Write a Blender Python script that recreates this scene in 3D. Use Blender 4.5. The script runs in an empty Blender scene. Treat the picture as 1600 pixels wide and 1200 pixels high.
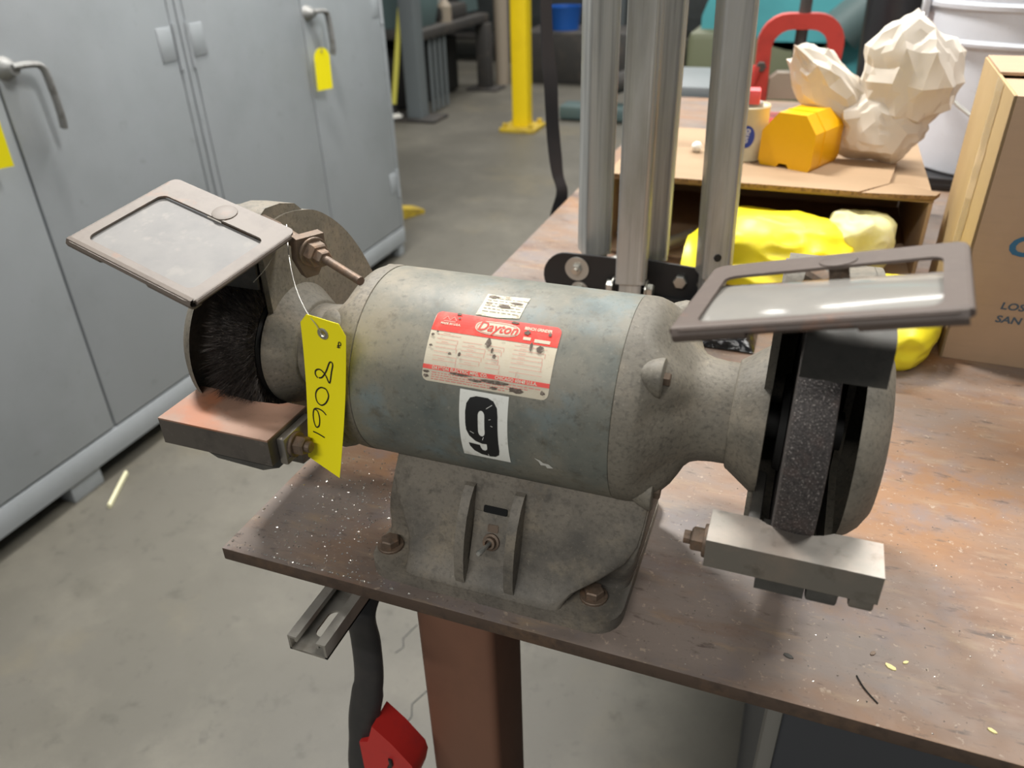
import bpy, bmesh, math, random
from mathutils import Vector, Matrix, Euler, noise
random.seed(7)
PI = math.pi
SC = bpy.context.scene
COL = SC.collection

def s2l(v):
    v = v / 255.0
    return v / 12.92 if v <= 0.04045 else ((v + 0.055) / 1.055) ** 2.4
def rgb(r, g, b): return (s2l(r), s2l(g), s2l(b), 1.0)

# ------------------------------------------------------------------ camera, light, exposure
TOP = 0.86                                    # bench top height; floor is z = 0
F_PX = 1212.4
PITCH, ROLL, YAW = 0.53507534, -0.02985537, -0.3719251
cam = bpy.data.cameras.new('camera')
cam.sensor_width = 36.0
cam.lens = 36.0 * F_PX / 1600.0
cam.clip_start = 0.02
cam.dof.use_dof = True
cam.dof.focus_distance = 0.60
cam.dof.aperture_fstop = 7.0
cam_o = bpy.data.objects.new('camera', cam)
COL.objects.link(cam_o)
cp, sp, cy_, sy_ = math.cos(PITCH), math.sin(PITCH), math.cos(YAW), math.sin(YAW)
fw = Vector((sy_ * cp, cy_ * cp, -sp)); rt = Vector((cy_, -sy_, 0.0)); up = rt.cross(fw)
cr, sr = math.cos(ROLL), math.sin(ROLL)
rt2 = cr * rt + sr * up; up2 = -sr * rt + cr * up
M = Matrix((rt2, up2, -fw)).transposed().to_4x4()
M.translation = Vector((0.0, 0.0, 1.31))
cam_o.matrix_world = M
SC.camera = cam_o

wd = bpy.data.worlds.new('shop_air'); SC.world = wd
wd.use_nodes = True
wd.node_tree.nodes['Background'].inputs['Color'].default_value = (0.93, 0.97, 1.0, 1)
wd.node_tree.nodes['Background'].inputs['Strength'].default_value = 0.14

def strip_light(loc, sx, sy, power, col=(1.0, 0.975, 0.93), aim=None):
    l = bpy.data.lights.new('ceiling_strip', 'AREA')
    l.shape = 'RECTANGLE'; l.size = sx; l.size_y = sy; l.energy = power; l.color = col
    o = bpy.data.objects.new('ceiling_strip', l); COL.objects.link(o)
    o.location = loc
    if aim is not None:
        o.rotation_euler = (Vector(aim) - Vector(loc)).to_track_quat('-Z', 'Y').to_euler()
    return o
strip_light((0.90, 1.35, 3.6), 0.9, 0.22, 56)
strip_light((-1.50, 1.70, 3.5), 0.9, 0.22, 125)
strip_light((0.2, 3.6, 4.0), 2.4, 0.22, 80)
strip_light((-0.5, -2.1, 3.4), 2.4, 0.22, 66)
strip_light((-1.8, 6.4, 4.4), 2.4, 0.22, 80)
strip_light((-1.3, 8.4, 3.9), 4.0, 0.22, 90)

SC.view_settings.view_transform = 'Standard'
SC.view_settings.look = 'None'
SC.view_settings.gamma = 1.0
SC.view_settings.use_curve_mapping = False
SC.view_settings.exposure = 0.37

# ------------------------------------------------------------------ materials
MATS = {}
def mat(name, col, rough=0.6, metal=0.0, var=(), bump=None, coat=0.0, spec=0.5, alpha=1.0, rvar=0.0):
    """var: (noise scale, colour, low, high, strength[, stretch xyz]) layers mixed over the base colour"""
    if name in MATS: return MATS[name]
    m = bpy.data.materials.new(name); m.use_nodes = True
    nt = m.node_tree; N = nt.nodes; L = nt.links
    b = N['Principled BSDF']
    tc = N.new('ShaderNodeTexCoord')
    cur = N.new('ShaderNodeRGB'); cur.outputs[0].default_value = col
    out = cur.outputs[0]
    for i, v in enumerate(var):
        sc, c2, lo, hi, st = v[:5]
        src = tc.outputs['Object']
        if len(v) > 5:
            mp = N.new('ShaderNodeMapping'); mp.inputs['Scale'].default_value = v[5]
            mp.inputs['Location'].default_value = (i * 3.1, i * 1.7, i * 2.3)
            L.new(src, mp.inputs['Vector']); src = mp.outputs[0]
        else:
            mp = N.new('ShaderNodeMapping'); mp.inputs['Location'].default_value = (i * 3.1, i * 1.7, i * 2.3)
            L.new(src, mp.inputs['Vector']); src = mp.outputs[0]
        n = N.new('ShaderNodeTexNoise'); n.inputs['Scale'].default_value = sc
        n.inputs['Detail'].default_value = 6; n.inputs['Roughness'].default_value = 0.62
        L.new(src, n.inputs['Vector'])
        mr = N.new('ShaderNodeMapRange'); mr.inputs['From Min'].default_value = lo; mr.inputs['From Max'].default_value = hi
        mr.inputs['To Max'].default_value = st
        L.new(n.outputs['Fac'], mr.inputs['Value'])
        mx = N.new('ShaderNodeMix'); mx.data_type = 'RGBA'
        L.new(mr.outputs[0], mx.inputs['Factor']); L.new(out, mx.inputs['A']); mx.inputs['B'].default_value = c2
        out = mx.outputs['Result']
    L.new(out, b.inputs['Base Color'])
    b.inputs['Roughness'].default_value = rough; b.inputs['Metallic'].default_value = metal
    b.inputs['Specular IOR Level'].default_value = spec
    b.inputs['Coat Weight'].default_value = coat; b.inputs['Coat Roughness'].default_value = 0.08
    b.inputs['Alpha'].default_value = alpha
    if rvar:
        n = N.new('ShaderNodeTexNoise'); n.inputs['Scale'].default_value = 40
        L.new(tc.outputs['Object'], n.inputs['Vector'])
        mr = N.new('ShaderNodeMapRange'); mr.inputs['To Min'].default_value = rough - rvar; mr.inputs['To Max'].default_value = rough + rvar
        L.new(n.outputs['Fac'], mr.inputs['Value']); L.new(mr.outputs[0], b.inputs['Roughness'])
    if bump:
        n = N.new('ShaderNodeTexNoise'); n.inputs['Scale'].default_value = bump[0]; n.inputs['Detail'].default_value = 5
        L.new(tc.outputs['Object'], n.inputs['Vector'])
        bp = N.new('ShaderNodeBump'); bp.inputs['Strength'].default_value = bump[1]; bp.inputs['Distance'].default_value = bump[2]
        L.new(n.outputs['Fac'], bp.inputs['Height']); L.new(bp.outputs[0], b.inputs['Normal'])
    MATS[name] = m
    return m

concrete = mat('concrete', rgb(94, 91, 83), 0.55, var=(
    (0.9, rgb(84, 81, 72), 0.42, 0.68, 0.85), (3.0, rgb(116, 112, 101), 0.5, 0.75, 0.6),
    (1.6, rgb(118, 108, 84), 0.58, 0.75, 0.5), (26, rgb(66, 64, 57), 0.58, 0.72, 0.6), (7, rgb(76, 73, 64), 0.56, 0.72, 0.45), (90, rgb(84, 81, 74), 0.55, 0.8, 0.5)),
    bump=(60, 0.15, 0.002))
steel_top = mat('rusted_bench_steel', rgb(126, 113, 104), 0.50, 0.0, var=(
    (5, rgb(98, 88, 82), 0.45, 0.66, 0.85, (1, 2.2, 1)), (2.6, rgb(140, 96, 52), 0.45, 0.61, 0.9, (0.8, 1.4, 1)),
    (9, rgb(112, 78, 54), 0.55, 0.70, 0.75, (0.7, 2.2, 1)), (16, rgb(112, 106, 110), 0.54, 0.70, 0.6),
    (34, rgb(150, 128, 102), 0.56, 0.70, 0.6, (0.5, 1.8, 1)), (70, rgb(66, 52, 44), 0.60, 0.70, 0.75, (0.5, 1.7, 1)), (190, rgb(176, 158, 138), 0.62, 0.70, 0.6), (260, rgb(60, 50, 44), 0.62, 0.72, 0.5)),
    bump=(120, 0.2, 0.001), rvar=0.14)
plate_edge = mat('bench_edge_rust', rgb(78, 63, 52), 0.75, var=((30, rgb(112, 86, 62), 0.5, 0.7, 0.7), (80, rgb(48, 38, 32), 0.5, 0.7, 0.6)))
leg_paint = mat('red_oxide_paint', rgb(120, 84, 66), 0.6, var=((6, rgb(92, 64, 52), 0.45, 0.7, 0.7), (3, rgb(140, 96, 72), 0.5, 0.7, 0.5, (1, 1, 0.4))))
motor_paint = mat('grey_blue_motor_paint', rgb(112, 114, 106), 0.52, var=(
    (9, rgb(142, 134, 118), 0.42, 0.62, 0.85), (11, rgb(114, 132, 136), 0.56, 0.67, 0.65), (18, rgb(84, 92, 90), 0.50, 0.68, 0.7),
    (46, rgb(92, 84, 68), 0.58, 0.70, 0.6), (120, rgb(74, 72, 66), 0.58, 0.70, 0.55), (320, rgb(150, 146, 134), 0.58, 0.72, 0.4), (300, rgb(78, 78, 72), 0.58, 0.72, 0.45)), bump=(300, 0.15, 0.0006), rvar=0.12)
cast = mat('dusty_cast_iron_paint', rgb(122, 116, 104), 0.62, var=(
    (10, rgb(94, 91, 83), 0.44, 0.66, 0.8), (26, rgb(144, 133, 116), 0.5, 0.7, 0.65), (60, rgb(90, 84, 74), 0.56, 0.72, 0.5), (330, rgb(80, 76, 69), 0.50, 0.68, 0.65), (420, rgb(158, 150, 136), 0.60, 0.72, 0.5)),
    bump=(300, 0.35, 0.0008))
base_cast = mat('dirty_base_casting', rgb(122, 115, 104), 0.60, var=(
    (12, rgb(80, 77, 72), 0.44, 0.64, 0.85), (24, rgb(146, 134, 114), 0.52, 0.7, 0.7), (9, rgb(116, 96, 74), 0.56, 0.7, 0.6), (70, rgb(72, 68, 62), 0.56, 0.70, 0.6), (320, rgb(80, 76, 68), 0.50, 0.70, 0.6), (420, rgb(156, 146, 130), 0.60, 0.72, 0.4)),
    bump=(260, 0.35, 0.0008))
shield_steel = mat('rusty_shield_frame', rgb(108, 98, 89), 0.55, var=(
    (22, rgb(146, 100, 68), 0.56, 0.70, 0.75), (40, rgb(88, 78, 71), 0.5, 0.7, 0.6), (200, rgb(100, 86, 76), 0.58, 0.72, 0.4)), bump=(200, 0.15, 0.0006))
dusty_glass = mat('dusty_shield_glass', rgb(146, 143, 137), 0.11, var=((30, rgb(134, 132, 130), 0.45, 0.7, 0.6), (14, rgb(162, 158, 150), 0.5, 0.7, 0.5)), alpha=0.94)
matte_glass = mat('matte_dusted_glass', rgb(132, 130, 128), 0.55, var=((30, rgb(118, 117, 117), 0.45, 0.7, 0.7), (14, rgb(146, 143, 138), 0.5, 0.7, 0.6), (90, rgb(150, 146, 140), 0.56, 0.7, 0.5)), alpha=0.96, spec=0.2)
shield_dark = mat('darker_rusty_shield_frame', rgb(88, 76, 69), 0.58, var=((26, rgb(136, 88, 58), 0.58, 0.70, 0.8), (40, rgb(72, 62, 57), 0.5, 0.7, 0.6), (200, rgb(104, 92, 84), 0.56, 0.72, 0.4)), bump=(200, 0.15, 0.0006))
dark_iron = mat('dark_spark_plate', rgb(74, 72, 68), 0.6, 0.0, var=((40, rgb(98, 92, 84), 0.52, 0.7, 0.6), (120, rgb(54, 52, 50), 0.5, 0.7, 0.5)), bump=(200, 0.15, 0.0006))
rest_steel = mat('worn_rest_steel', rgb(150, 145, 138), 0.40, 0.8, var=((18, rgb(176, 160, 148), 0.48, 0.68, 0.7), (60, rgb(110, 104, 96), 0.56, 0.72, 0.6)), bump=(160, 0.2, 0.0005), rvar=0.1)
rest_dark = mat('dark_rest_steel', rgb(98, 92, 86), 0.45, 0.4, var=((40, rgb(74, 70, 66), 0.5, 0.7, 0.7), (120, rgb(130, 122, 114), 0.58, 0.74, 0.5)), rvar=0.1)
rest_rust = mat('rusted_rest_steel', rgb(150, 118, 100), 0.5, 0.1, var=((20, rgb(164, 104, 72), 0.46, 0.64, 0.85), (16, rgb(120, 106, 96), 0.52, 0.7, 0.7), (120, rgb(104, 84, 70), 0.58, 0.72, 0.5)), rvar=0.1)
grit = mat('abrasive_grit', rgb(62, 57, 55), 0.7, var=((900, rgb(170, 162, 156), 0.57, 0.65, 0.8), (500, rgb(34, 30, 30), 0.5, 0.62, 0.75), (60, rgb(84, 66, 60), 0.52, 0.7, 0.5)), bump=(700, 0.6, 0.001))
bristle = mat('black_wire_bristle', rgb(78, 73, 70), 0.4, 0.3, var=((300, rgb(136, 126, 118), 0.5, 0.66, 0.8),))
black_hole = mat('unlit_black_slot', rgb(10, 10, 10), 0.9)
black_iron = mat('black_inner_iron', rgb(30, 29, 28), 0.7)
bolt_rust = mat('rusty_bolt', rgb(112, 96, 82), 0.55, 0.35, var=((90, rgb(138, 108, 84), 0.5, 0.7, 0.7), (160, rgb(72, 62, 54), 0.52, 0.7, 0.6)), bump=(300, 0.2, 0.0004))
bright_metal = mat('bright_metal', rgb(200, 198, 190), 0.28, 0.9)
galv = mat('galvanised_tube', rgb(186, 187, 184), 0.32, 0.4, var=((110, rgb(118, 119, 117), 0.52, 0.66, 0.6, (1, 1, 0.015)), (90, rgb(228, 228, 222), 0.54, 0.66, 0.85, (1, 1, 0.012)), (20, rgb(124, 122, 116), 0.45, 0.7, 0.7, (1, 1, 0.12)), (60, rgb(186, 186, 178), 0.52, 0.7, 0.6, (1, 1, 0.05)), (12, rgb(130, 126, 104), 0.5, 0.7, 0.6, (1, 1, 0.2))), bump=(90, 0.1, 0.0006))  # pale lengthwise streaks paint highlights into the zinc colour
zinc = mat('zinc_hardware', rgb(190, 190, 184), 0.35, 0.7)
black_paint = mat('black_painted_bracket', rgb(36, 36, 37), 0.42)
black_plastic = mat('black_plastic', rgb(34, 34, 36), 0.35)
wrap_film = mat('black_stretch_film', rgb(22, 22, 24), 0.15, bump=(60, 0.9, 0.004))
tag_yellow = mat('yellow_tag_card', rgb(255, 240, 14), 0.55)
ink = mat('black_ink', rgb(24, 24, 24), 0.6)
cream = mat('nameplate_cream', rgb(206, 196, 174), 0.5, var=((60, rgb(198, 182, 156), 0.54, 0.7, 0.6), (220, rgb(150, 138, 120), 0.60, 0.72, 0.4)))
plate_red = mat('nameplate_red', rgb(226, 70, 60), 0.45, var=((70, rgb(236, 120, 104), 0.52, 0.7, 0.6),))
line_red = mat('nameplate_fine_print', rgb(214, 132, 120), 0.5)
wear_dark = mat('scraped_patch', rgb(92, 80, 70), 0.7, var=((400, rgb(150, 138, 124), 0.5, 0.65, 0.8),))
sticker_white = mat('white_sticker', rgb(236, 236, 228), 0.5, var=((120, rgb(186, 182, 168), 0.55, 0.7, 0.6),))
sticker_old = mat('yellowed_sticker', rgb(214, 206, 180), 0.6, var=((160, rgb(120, 104, 84), 0.56, 0.66, 0.8),))
white_scrape = mat('white_paint_scrape', rgb(206, 204, 196), 0.7)
cab_paint = mat('grey_cabinet_enamel', rgb(166, 171, 175), 0.42, var=(
    (2.5, rgb(150, 155, 158), 0.45, 0.7, 0.7), (9, rgb(168, 172, 178), 0.5, 0.72, 0.5), (22, rgb(132, 134, 134), 0.62, 0.74, 0.4)), bump=(6, 0.06, 0.004))
cab_dark = mat('void_shade_and_crack', rgb(40, 42, 44), 0.8)  # dark crack colour, also the painted shade under the cabinets
handle_metal = mat('worn_handle_metal', rgb(140, 140, 138), 0.5, 0.3, var=((60, rgb(98, 94, 90), 0.52, 0.7, 0.7),))
yellow_paint = mat('safety_yellow_paint', rgb(236, 204, 10), 0.5, var=((4, rgb(214, 182, 12), 0.5, 0.72, 0.6),))
yellow_dirty = mat('dirty_yellow_paint', rgb(196, 168, 50), 0.6, var=((18, rgb(130, 108, 60), 0.5, 0.7, 0.8),))
grey_machine = mat('grey_machine_paint', rgb(98, 104, 106), 0.5, var=((5, rgb(100, 108, 110), 0.45, 0.7, 0.6),))
dark_machine = mat('dark_machine_iron', rgb(58, 56, 54), 0.6, var=((9, rgb(84, 76, 68), 0.5, 0.7, 0.7),))
teal = mat('teal_machine_paint', rgb(74, 150, 156), 0.45, var=((3, rgb(62, 128, 134), 0.45, 0.7, 0.6),))
teal_dull = mat('dull_teal_paint', rgb(80, 98, 98), 0.5)
olive = mat('olive_machine_paint', rgb(88, 92, 68), 0.55)
blue_plastic = mat('blue_plastic', rgb(30, 92, 176), 0.45)
kraft = mat('brown_cardboard', rgb(178, 150, 122), 0.75, var=((7, rgb(164, 136, 108), 0.45, 0.7, 0.6), (40, rgb(166, 142, 116), 0.5, 0.7, 0.4, (0.2, 0.2, 3))))
kraft_side = mat('tan_cardboard', rgb(178, 152, 110), 0.75, var=((7, rgb(160, 134, 94), 0.45, 0.7, 0.6),))
kraft_light = mat('light_cardboard_sheet', rgb(158, 132, 103), 0.75, var=((9, rgb(144, 118, 90), 0.45, 0.7, 0.6, (0.5, 2, 1)),))
corrug = mat('corrugated_edge', rgb(150, 116, 78), 0.8, var=((220, rgb(90, 66, 44), 0.45, 0.6, 0.8),))
clear_tape = mat('clear_packing_tape', rgb(214, 196, 160), 0.12, alpha=0.55)
print_blue = mat('blue_box_print', rgb(52, 104, 136), 0.7)
print_grey = mat('slate_box_print', rgb(74, 88, 100), 0.7)
fabric_yellow = mat('yellow_rainwear', rgb(244, 226, 44), 0.4, bump=(30, 0.15, 0.004))
fabric_pale = mat('pale_yellow_lining', rgb(214, 208, 150), 0.6, var=((14, rgb(226, 222, 200), 0.48, 0.62, 0.9),))
jug_yellow = mat('amber_yellow_plastic', rgb(244, 184, 6), 0.32)
paper = mat('white_paper', rgb(216, 207, 194), 0.7, var=((8, rgb(218, 204, 186), 0.5, 0.7, 0.5),))
can_cream = mat('cream_can_print', rgb(206, 196, 166), 0.4, var=((20, rgb(180, 168, 138), 0.5, 0.7, 0.6),))
can_blue = mat('can_logo_blue', rgb(36, 66, 158), 0.4)
can_white = mat('can_logo_white', rgb(206, 212, 226), 0.5)
tin = mat('tinplate', rgb(170, 164, 156), 0.35, 0.7)
vise_red = mat('red_vise_casting', rgb(184, 58, 50), 0.45, var=((16, rgb(150, 46, 42), 0.5, 0.7, 0.7),))
vise_grey = mat('dusty_vise_jaw', rgb(150, 138, 122), 0.6)
red_plastic = mat('red_plastic', rgb(196, 44, 40), 0.4, var=((20, rgb(150, 44, 50), 0.5, 0.7, 0.6),))
pink_red = mat('coral_red_card', rgb(240, 96, 100), 0.5)
bucket_white = mat('white_bucket_plastic', rgb(214, 218, 226), 0.4, var=((6, rgb(196, 200, 208), 0.48, 0.7, 0.6), (60, rgb(150, 144, 136), 0.66, 0.74, 0.7)))
rubber = mat('black_rubber', rgb(46, 45, 46), 0.55, var=((30, rgb(62, 58, 56), 0.5, 0.7, 0.6),))
strap_black = mat('black_webbing', rgb(38, 37, 40), 0.7)
stick_cream = mat('cream_stick', rgb(232, 228, 190), 0.6)
white_ball = mat('white_plastic', rgb(240, 238, 230), 0.5)
chip_silver = mat('silver_metal_chip', rgb(210, 206, 198), 0.25, 0.8)
flake_cream = mat('cream_paint_flake', rgb(226, 214, 150), 0.6)
dark_panel = mat('dark_slate_panel', rgb(58, 60, 64), 0.55)
grey_panel = mat('grey_panel_edge', rgb(112, 110, 104), 0.6)
wall_paint = mat('dim_wall_paint', rgb(78, 82, 82), 0.8, var=((2, rgb(58, 62, 62), 0.45, 0.7, 0.7),))
strut_zinc = mat('strut_channel_zinc', rgb(168, 164, 156), 0.42, 0.6, var=((30, rgb(120, 114, 104), 0.5, 0.7, 0.7),))
broom_yellow = mat('faded_yellow_stick', rgb(206, 200, 90), 0.6)

# ------------------------------------------------------------------ mesh helpers
def new_bm(): return bmesh.new()
def obj(name, bm, m, parent=None, smooth=35, loc=None, rot=None, extra=()):
    bmesh.ops.recalc_face_normals(bm, faces=bm.faces[:])
    me = bpy.data.meshes.new(name); bm.to_mesh(me); bm.free()
    me.materials.append(m)
    for e in extra: me.materials.append(e)
    if smooth:
        for p in me.polygons: p.use_smooth = True
        me.set_sharp_from_angle(angle=math.radians(smooth))
    o = bpy.data.objects.new(name, me); COL.objects.link(o)
    if parent is not None: o.parent = parent
    if loc is not None: o.location = loc
    if rot is not None: o.rotation_euler = rot
    return o
def tag(o, label, cat, group=None):
    o['label'] = label; o['category'] = cat
    if group: o['group'] = group
    return o
def thing(name, label, cat, loc=(0, 0, 0), rot=(0, 0, 0), group=None):
    o = bpy.data.objects.new(name, None); o.empty_display_size = 0.05
    COL.objects.link(o); o.location = loc; o.rotation_euler = rot
    return tag(o, label, cat, group)
def struct(o): o['kind'] = 'structure'; return o

def add_box(bm, c, s, bev=0.0, seg=2, rot=None):
    r = bmesh.ops.create_cube(bm, size=1.0)
    vs = r['verts']
    for v in vs: v.co = Vector((v.co.x * s[0], v.co.y * s[1], v.co.z * s[2]))
    if bev > 0:
        es = list({e for v in vs for e in v.link_edges})
        rb = bmesh.ops.bevel(bm, geom=es, offset=bev, segments=seg, profile=0.5, affect='EDGES')
        vs = list({v for f in rb['faces'] for v in f.verts} | {v for v in vs if v.is_valid})
        vs = list({v for v in vs if v.is_valid})
    mt = Matrix.Translation(Vector(c))
    if rot is not None: mt = mt @ Euler(rot).to_matrix().to_4x4()
    bmesh.ops.transform(bm, matrix=mt, verts=vs)
    return vs
def box_obj(name, c, s, m, parent=None, bev=0.002, rot=None):
    bm = new_bm(); add_box(bm, c, s, bev, 2, rot); return obj(name, bm, m, parent)
def add_prism(bm, poly, axis, a, b):
    """poly: 2D points; axis 'x': (y,z); 'y': (x,z); 'z': (x,y)"""
    def P(p, t):
        return {'x': (t, p[0], p[1]), 'y': (p[0], t, p[1]), 'z': (p[0], p[1], t)}[axis]
    v0 = [bm.verts.new(P(p, a)) for p in poly]; v1 = [bm.verts.new(P(p, b)) for p in poly]
    n = len(poly)
    fs = [bm.faces.new(v0[::-1]), bm.faces.new(v1)]
    for i in range(n):
        fs.append(bm.faces.new((v0[i], v0[(i + 1) % n], v1[(i + 1) % n], v1[i])))
    return v0 + v1, fs
def bevel_all(bm, off, seg=2, ang=30):
    es = [e for e in bm.edges if len(e.link_faces) == 2 and e.calc_face_angle(0) > math.radians(ang)]
    bmesh.ops.bevel(bm, geom=es, offset=off, segments=seg, profile=0.5, affect='EDGES')
def add_lathe(bm, prof, axis='x', c=(0, 0, 0), seg=48, a0=0.0, a1=2 * PI, mod=None):
    """prof: (along, radius). full circle when a1-a0 == 2pi"""
    full = abs(a1 - a0 - 2 * PI) < 1e-6
    n = seg if full else seg + 1
    rings = []
    for (t, r) in prof:
        ring = []
        if r < 1e-7:
            ring = [None]
        for k in range(n if r >= 1e-7 else 0):
            a = a0 + (a1 - a0) * k / seg
            tt = t + (mod(a, t, r) if mod else 0)
            ca, sa = math.cos(a) * r, math.sin(a) * r
            co = {'x': (tt, ca, sa), 'y': (ca, tt, sa), 'z': (ca, sa, tt)}[axis]
            ring.append(bm.verts.new(Vector(co) + Vector(c)))
        if r < 1e-7:
            co = {'x': (t, 0, 0), 'y': (0, t, 0), 'z': (0, 0, t)}[axis]
            ring = [bm.verts.new(Vector(co) + Vector(c))]
        rings.append(ring)
    for A, B in zip(rings, rings[1:]):
        m = seg
        for k in range(m):
            k2 = (k + 1) % n if full else k + 1
            if len(A) == 1 and len(B) == 1: continue
            if len(A) == 1: bm.faces.new((A[0], B[k], B[k2]))
            elif len(B) == 1: bm.faces.new((A[k], B[0], A[k2]))
            else: bm.faces.new((A[k], B[k], B[k2], A[k2]))
    return rings
def add_tube(bm, pts, r, seg=10, sx=1.0, caps=True, upv=None):
    """r may be a list; sx flattens along the frame's second axis"""
    pts = [Vector(p) for p in pts]; rings = []
    prev = None
    for i, p in enumerate(pts):
        d = (pts[min(i + 1, len(pts) - 1)] - pts[max(i - 1, 0)]).normalized()
        if prev is None:
            u = Vector(upv) if upv is not None else (Vector((0, 0, 1)) if abs(d.z) < 0.9 else Vector((1, 0, 0)))
        else: u = prev
        u = (u - d * u.dot(d)).normalized(); w = d.cross(u); prev = u
        rr = r[i] if isinstance(r, (list, tuple)) else r
        rings.append([bm.verts.new(p + u * (math.cos(2 * PI * k / seg) * rr) + w * (math.sin(2 * PI * k / seg) * rr * sx)) for k in range(seg)])
    for A, B in zip(rings, rings[1:]):
        for k in range(seg): bm.faces.new((A[k], A[(k + 1) % seg], B[(k + 1) % seg], B[k]))
    if caps: bm.faces.new(rings[0][::-1]); bm.faces.new(rings[-1])
    return rings
def rrect(w, h, r, n=5, cx=0, cy=0):
    pts = []
    for qx, qy, a in ((1, 1, 0), (-1, 1, 90), (-1, -1, 180), (1, -1, 270)):
        for k in range(n + 1):
            t = math.radians(a + 90.0 * k / n)
            pts.append((cx + qx * (w / 2 - r) + r * math.cos(t), cy + qy * (h / 2 - r) + r * math.sin(t)))
    return pts
def add_hex(bm, c, axis, size, h, washer=0.0, wr=0.0):
    """hex head sitting on point c and rising along axis vector; washer under it"""
    ax = Vector(axis).normalized()
    q = Vector((0, 0, 1)).rotation_difference(ax).to_matrix().to_4x4()
    vs = []
    if washer:
        b = [(0, 0), (0, wr), (washer, wr), (washer, 0)]
        for ring in add_lathe(bm, [(0, 0), (0, wr), (washer * .8, wr), (washer, wr * .95), (washer, 0)], 'z', seg=20): vs += ring
    for ring in add_lathe(bm, [(washer, 0), (washer, size), (washer + h * .85, size), (washer + h, size * .86), (washer + h, 0)], 'z', seg=6): vs += ring
    bmesh.ops.transform(bm, matrix=Matrix.Translation(Vector(c)) @ q, verts=vs)
def add_grid(bm, nu, nv, fn):
    V = [[bm.verts.new(fn(i / nu, j / nv)) for i in range(nu + 1)] for j in range(nv + 1)]
    for j in range(nv):
        for i in range(nu): bm.faces.new((V[j][i], V[j][i + 1], V[j + 1][i + 1], V[j + 1][i]))
    return V
def hole_plate(bm, outer, inner, z0, z1):
    """flat ring between two polygons with the same point count, with thickness"""
    n = len(outer)
    def ring(P, z): return [bm.verts.new((p[0], p[1], z)) for p in P]
    o0, o1, i0, i1 = ring(outer, z0), ring(outer, z1), ring(inner, z0), ring(inner, z1)
    for k in range(n):
        j = (k + 1) % n
        bm.faces.new((o1[k], o1[j], i1[j], i1[k])); bm.faces.new((o0[j], o0[k], i0[k], i0[j]))
        bm.faces.new((o0[k], o0[j], o1[j], o1[k])); bm.faces.new((i0[j], i0[k], i1[k], i1[j]))

# flat graphics: text and filled outlines become real thin meshes
def flat_from_curve(cu):
    o = bpy.data.objects.new('tmp', cu); COL.objects.link(o)
    dg = bpy.context.evaluated_depsgraph_get()
    me = bpy.data.meshes.new_from_object(o.evaluated_get(dg))
    bpy.data.objects.remove(o)
    bm = new_bm(); bm.from_mesh(me); bpy.data.meshes.remove(me)
    bpy.data.curves.remove(cu)
    return bm
def text_bm(s, size, shear=0.0, offset=0.0, sx=1.0, align='LEFT', spacing=1.0):
    cu = bpy.data.curves.new('t', 'FONT'); cu.body = s; cu.size = size; cu.shear = shear; cu.offset = offset
    cu.align_x = align; cu.space_character = spacing; cu.resolution_u = 3
    bm = flat_from_curve(cu)
    for v in bm.verts: v.co.x *= sx
    return bm
def fill_bm(loops):
    cu = bpy.data.curves.new('f', 'CURVE'); cu.dimensions = '2D'; cu.fill_mode = 'BOTH'
    for lp in loops:
        s = cu.splines.new('POLY'); s.points.add(len(lp) - 1)
        for p, q in zip(s.points, lp): p.co = (q[0], q[1], 0, 1)
        s.use_cyclic_u = True
    return flat_from_curve(cu)
def slice_v(bm, step):
    ys = [v.co.y for v in bm.verts]
    if not ys: return
    y = math.ceil(min(ys) / step) * step
    while y < max(ys):
        bmesh.ops.bisect_plane(bm, geom=bm.verts[:] + bm.edges[:] + bm.faces[:], plane_co=(0, y, 0), plane_no=(0, 1, 0))
        y += step
def stroke_bm(lines, w):
    """ribbons of width w following 2D polylines"""
    bm = new_bm()
    for ln in lines:
        P = [Vector((p[0], p[1], 0)) for p in ln]
        L_, R_ = [], []
        for i, p in enumerate(P):
            d = (P[min(i + 1, len(P) - 1)] - P[max(i - 1, 0)]).normalized(); n = Vector((-d.y, d.x, 0)) * w / 2
            L_.append(bm.verts.new(p + n)); R_.append(bm.verts.new(p - n))
        for i in range(len(P) - 1): bm.faces.new((L_[i], L_[i + 1], R_[i + 1], R_[i]))
    return bm
def smooth_line(p, k=4):
    """Catmull-Rom through points"""
    P = [Vector((a[0], a[1], a[2] if len(a) > 2 else 0)) for a in p]; out = []
    for i in range(len(P) - 1):
        a, b, c, d = P[max(i - 1, 0)], P[i], P[i + 1], P[min(i + 2, len(P) - 1)]
        for j in range(k):
            t = j / k
            out.append(0.5 * ((2 * b) + (c - a) * t + (2 * a - 5 * b + 4 * c - d) * t * t + (3 * b - a - 3 * c + d) * t ** 3))
    out.append(P[-1]); return out

# ------------------------------------------------------------------ setting
bm = new_bm(); add_box(bm, (1.0, 4.0, -0.05), (16, 14, 0.1))
struct(obj('floor', bm, concrete, smooth=0))
bm = new_bm(); add_box(bm, (1.0, 10.6, 2.5), (16, 0.2, 5.0))
struct(obj('wall_back', bm, wall_paint, smooth=0))
bm = new_bm(); add_box(bm, (-6.9, 4.0, 2.5), (0.2, 14, 5.0))
struct(obj('wall_left', bm, wall_paint, smooth=0))
# floor crack lines (thin dark recess strips)
flr = bpy.data.objects['floor']
def crack(pts, w=0.004):
    bm = stroke_bm([pts], w)
    for v in bm.verts: v.co.z = 0.0006
    return obj('floor_crack', bm, cab_dark, flr, smooth=0)
crack([(-0.640, 1.03), (-0.652, 0.985), (-0.640, 0.965), (-0.650, 0.945)], 0.0022)
crack([(-0.545, 0.885), (-0.560, 0.845), (-0.548, 0.82), (-0.556, 0.78), (-0.548, 0.75)], 0.0022)

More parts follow.
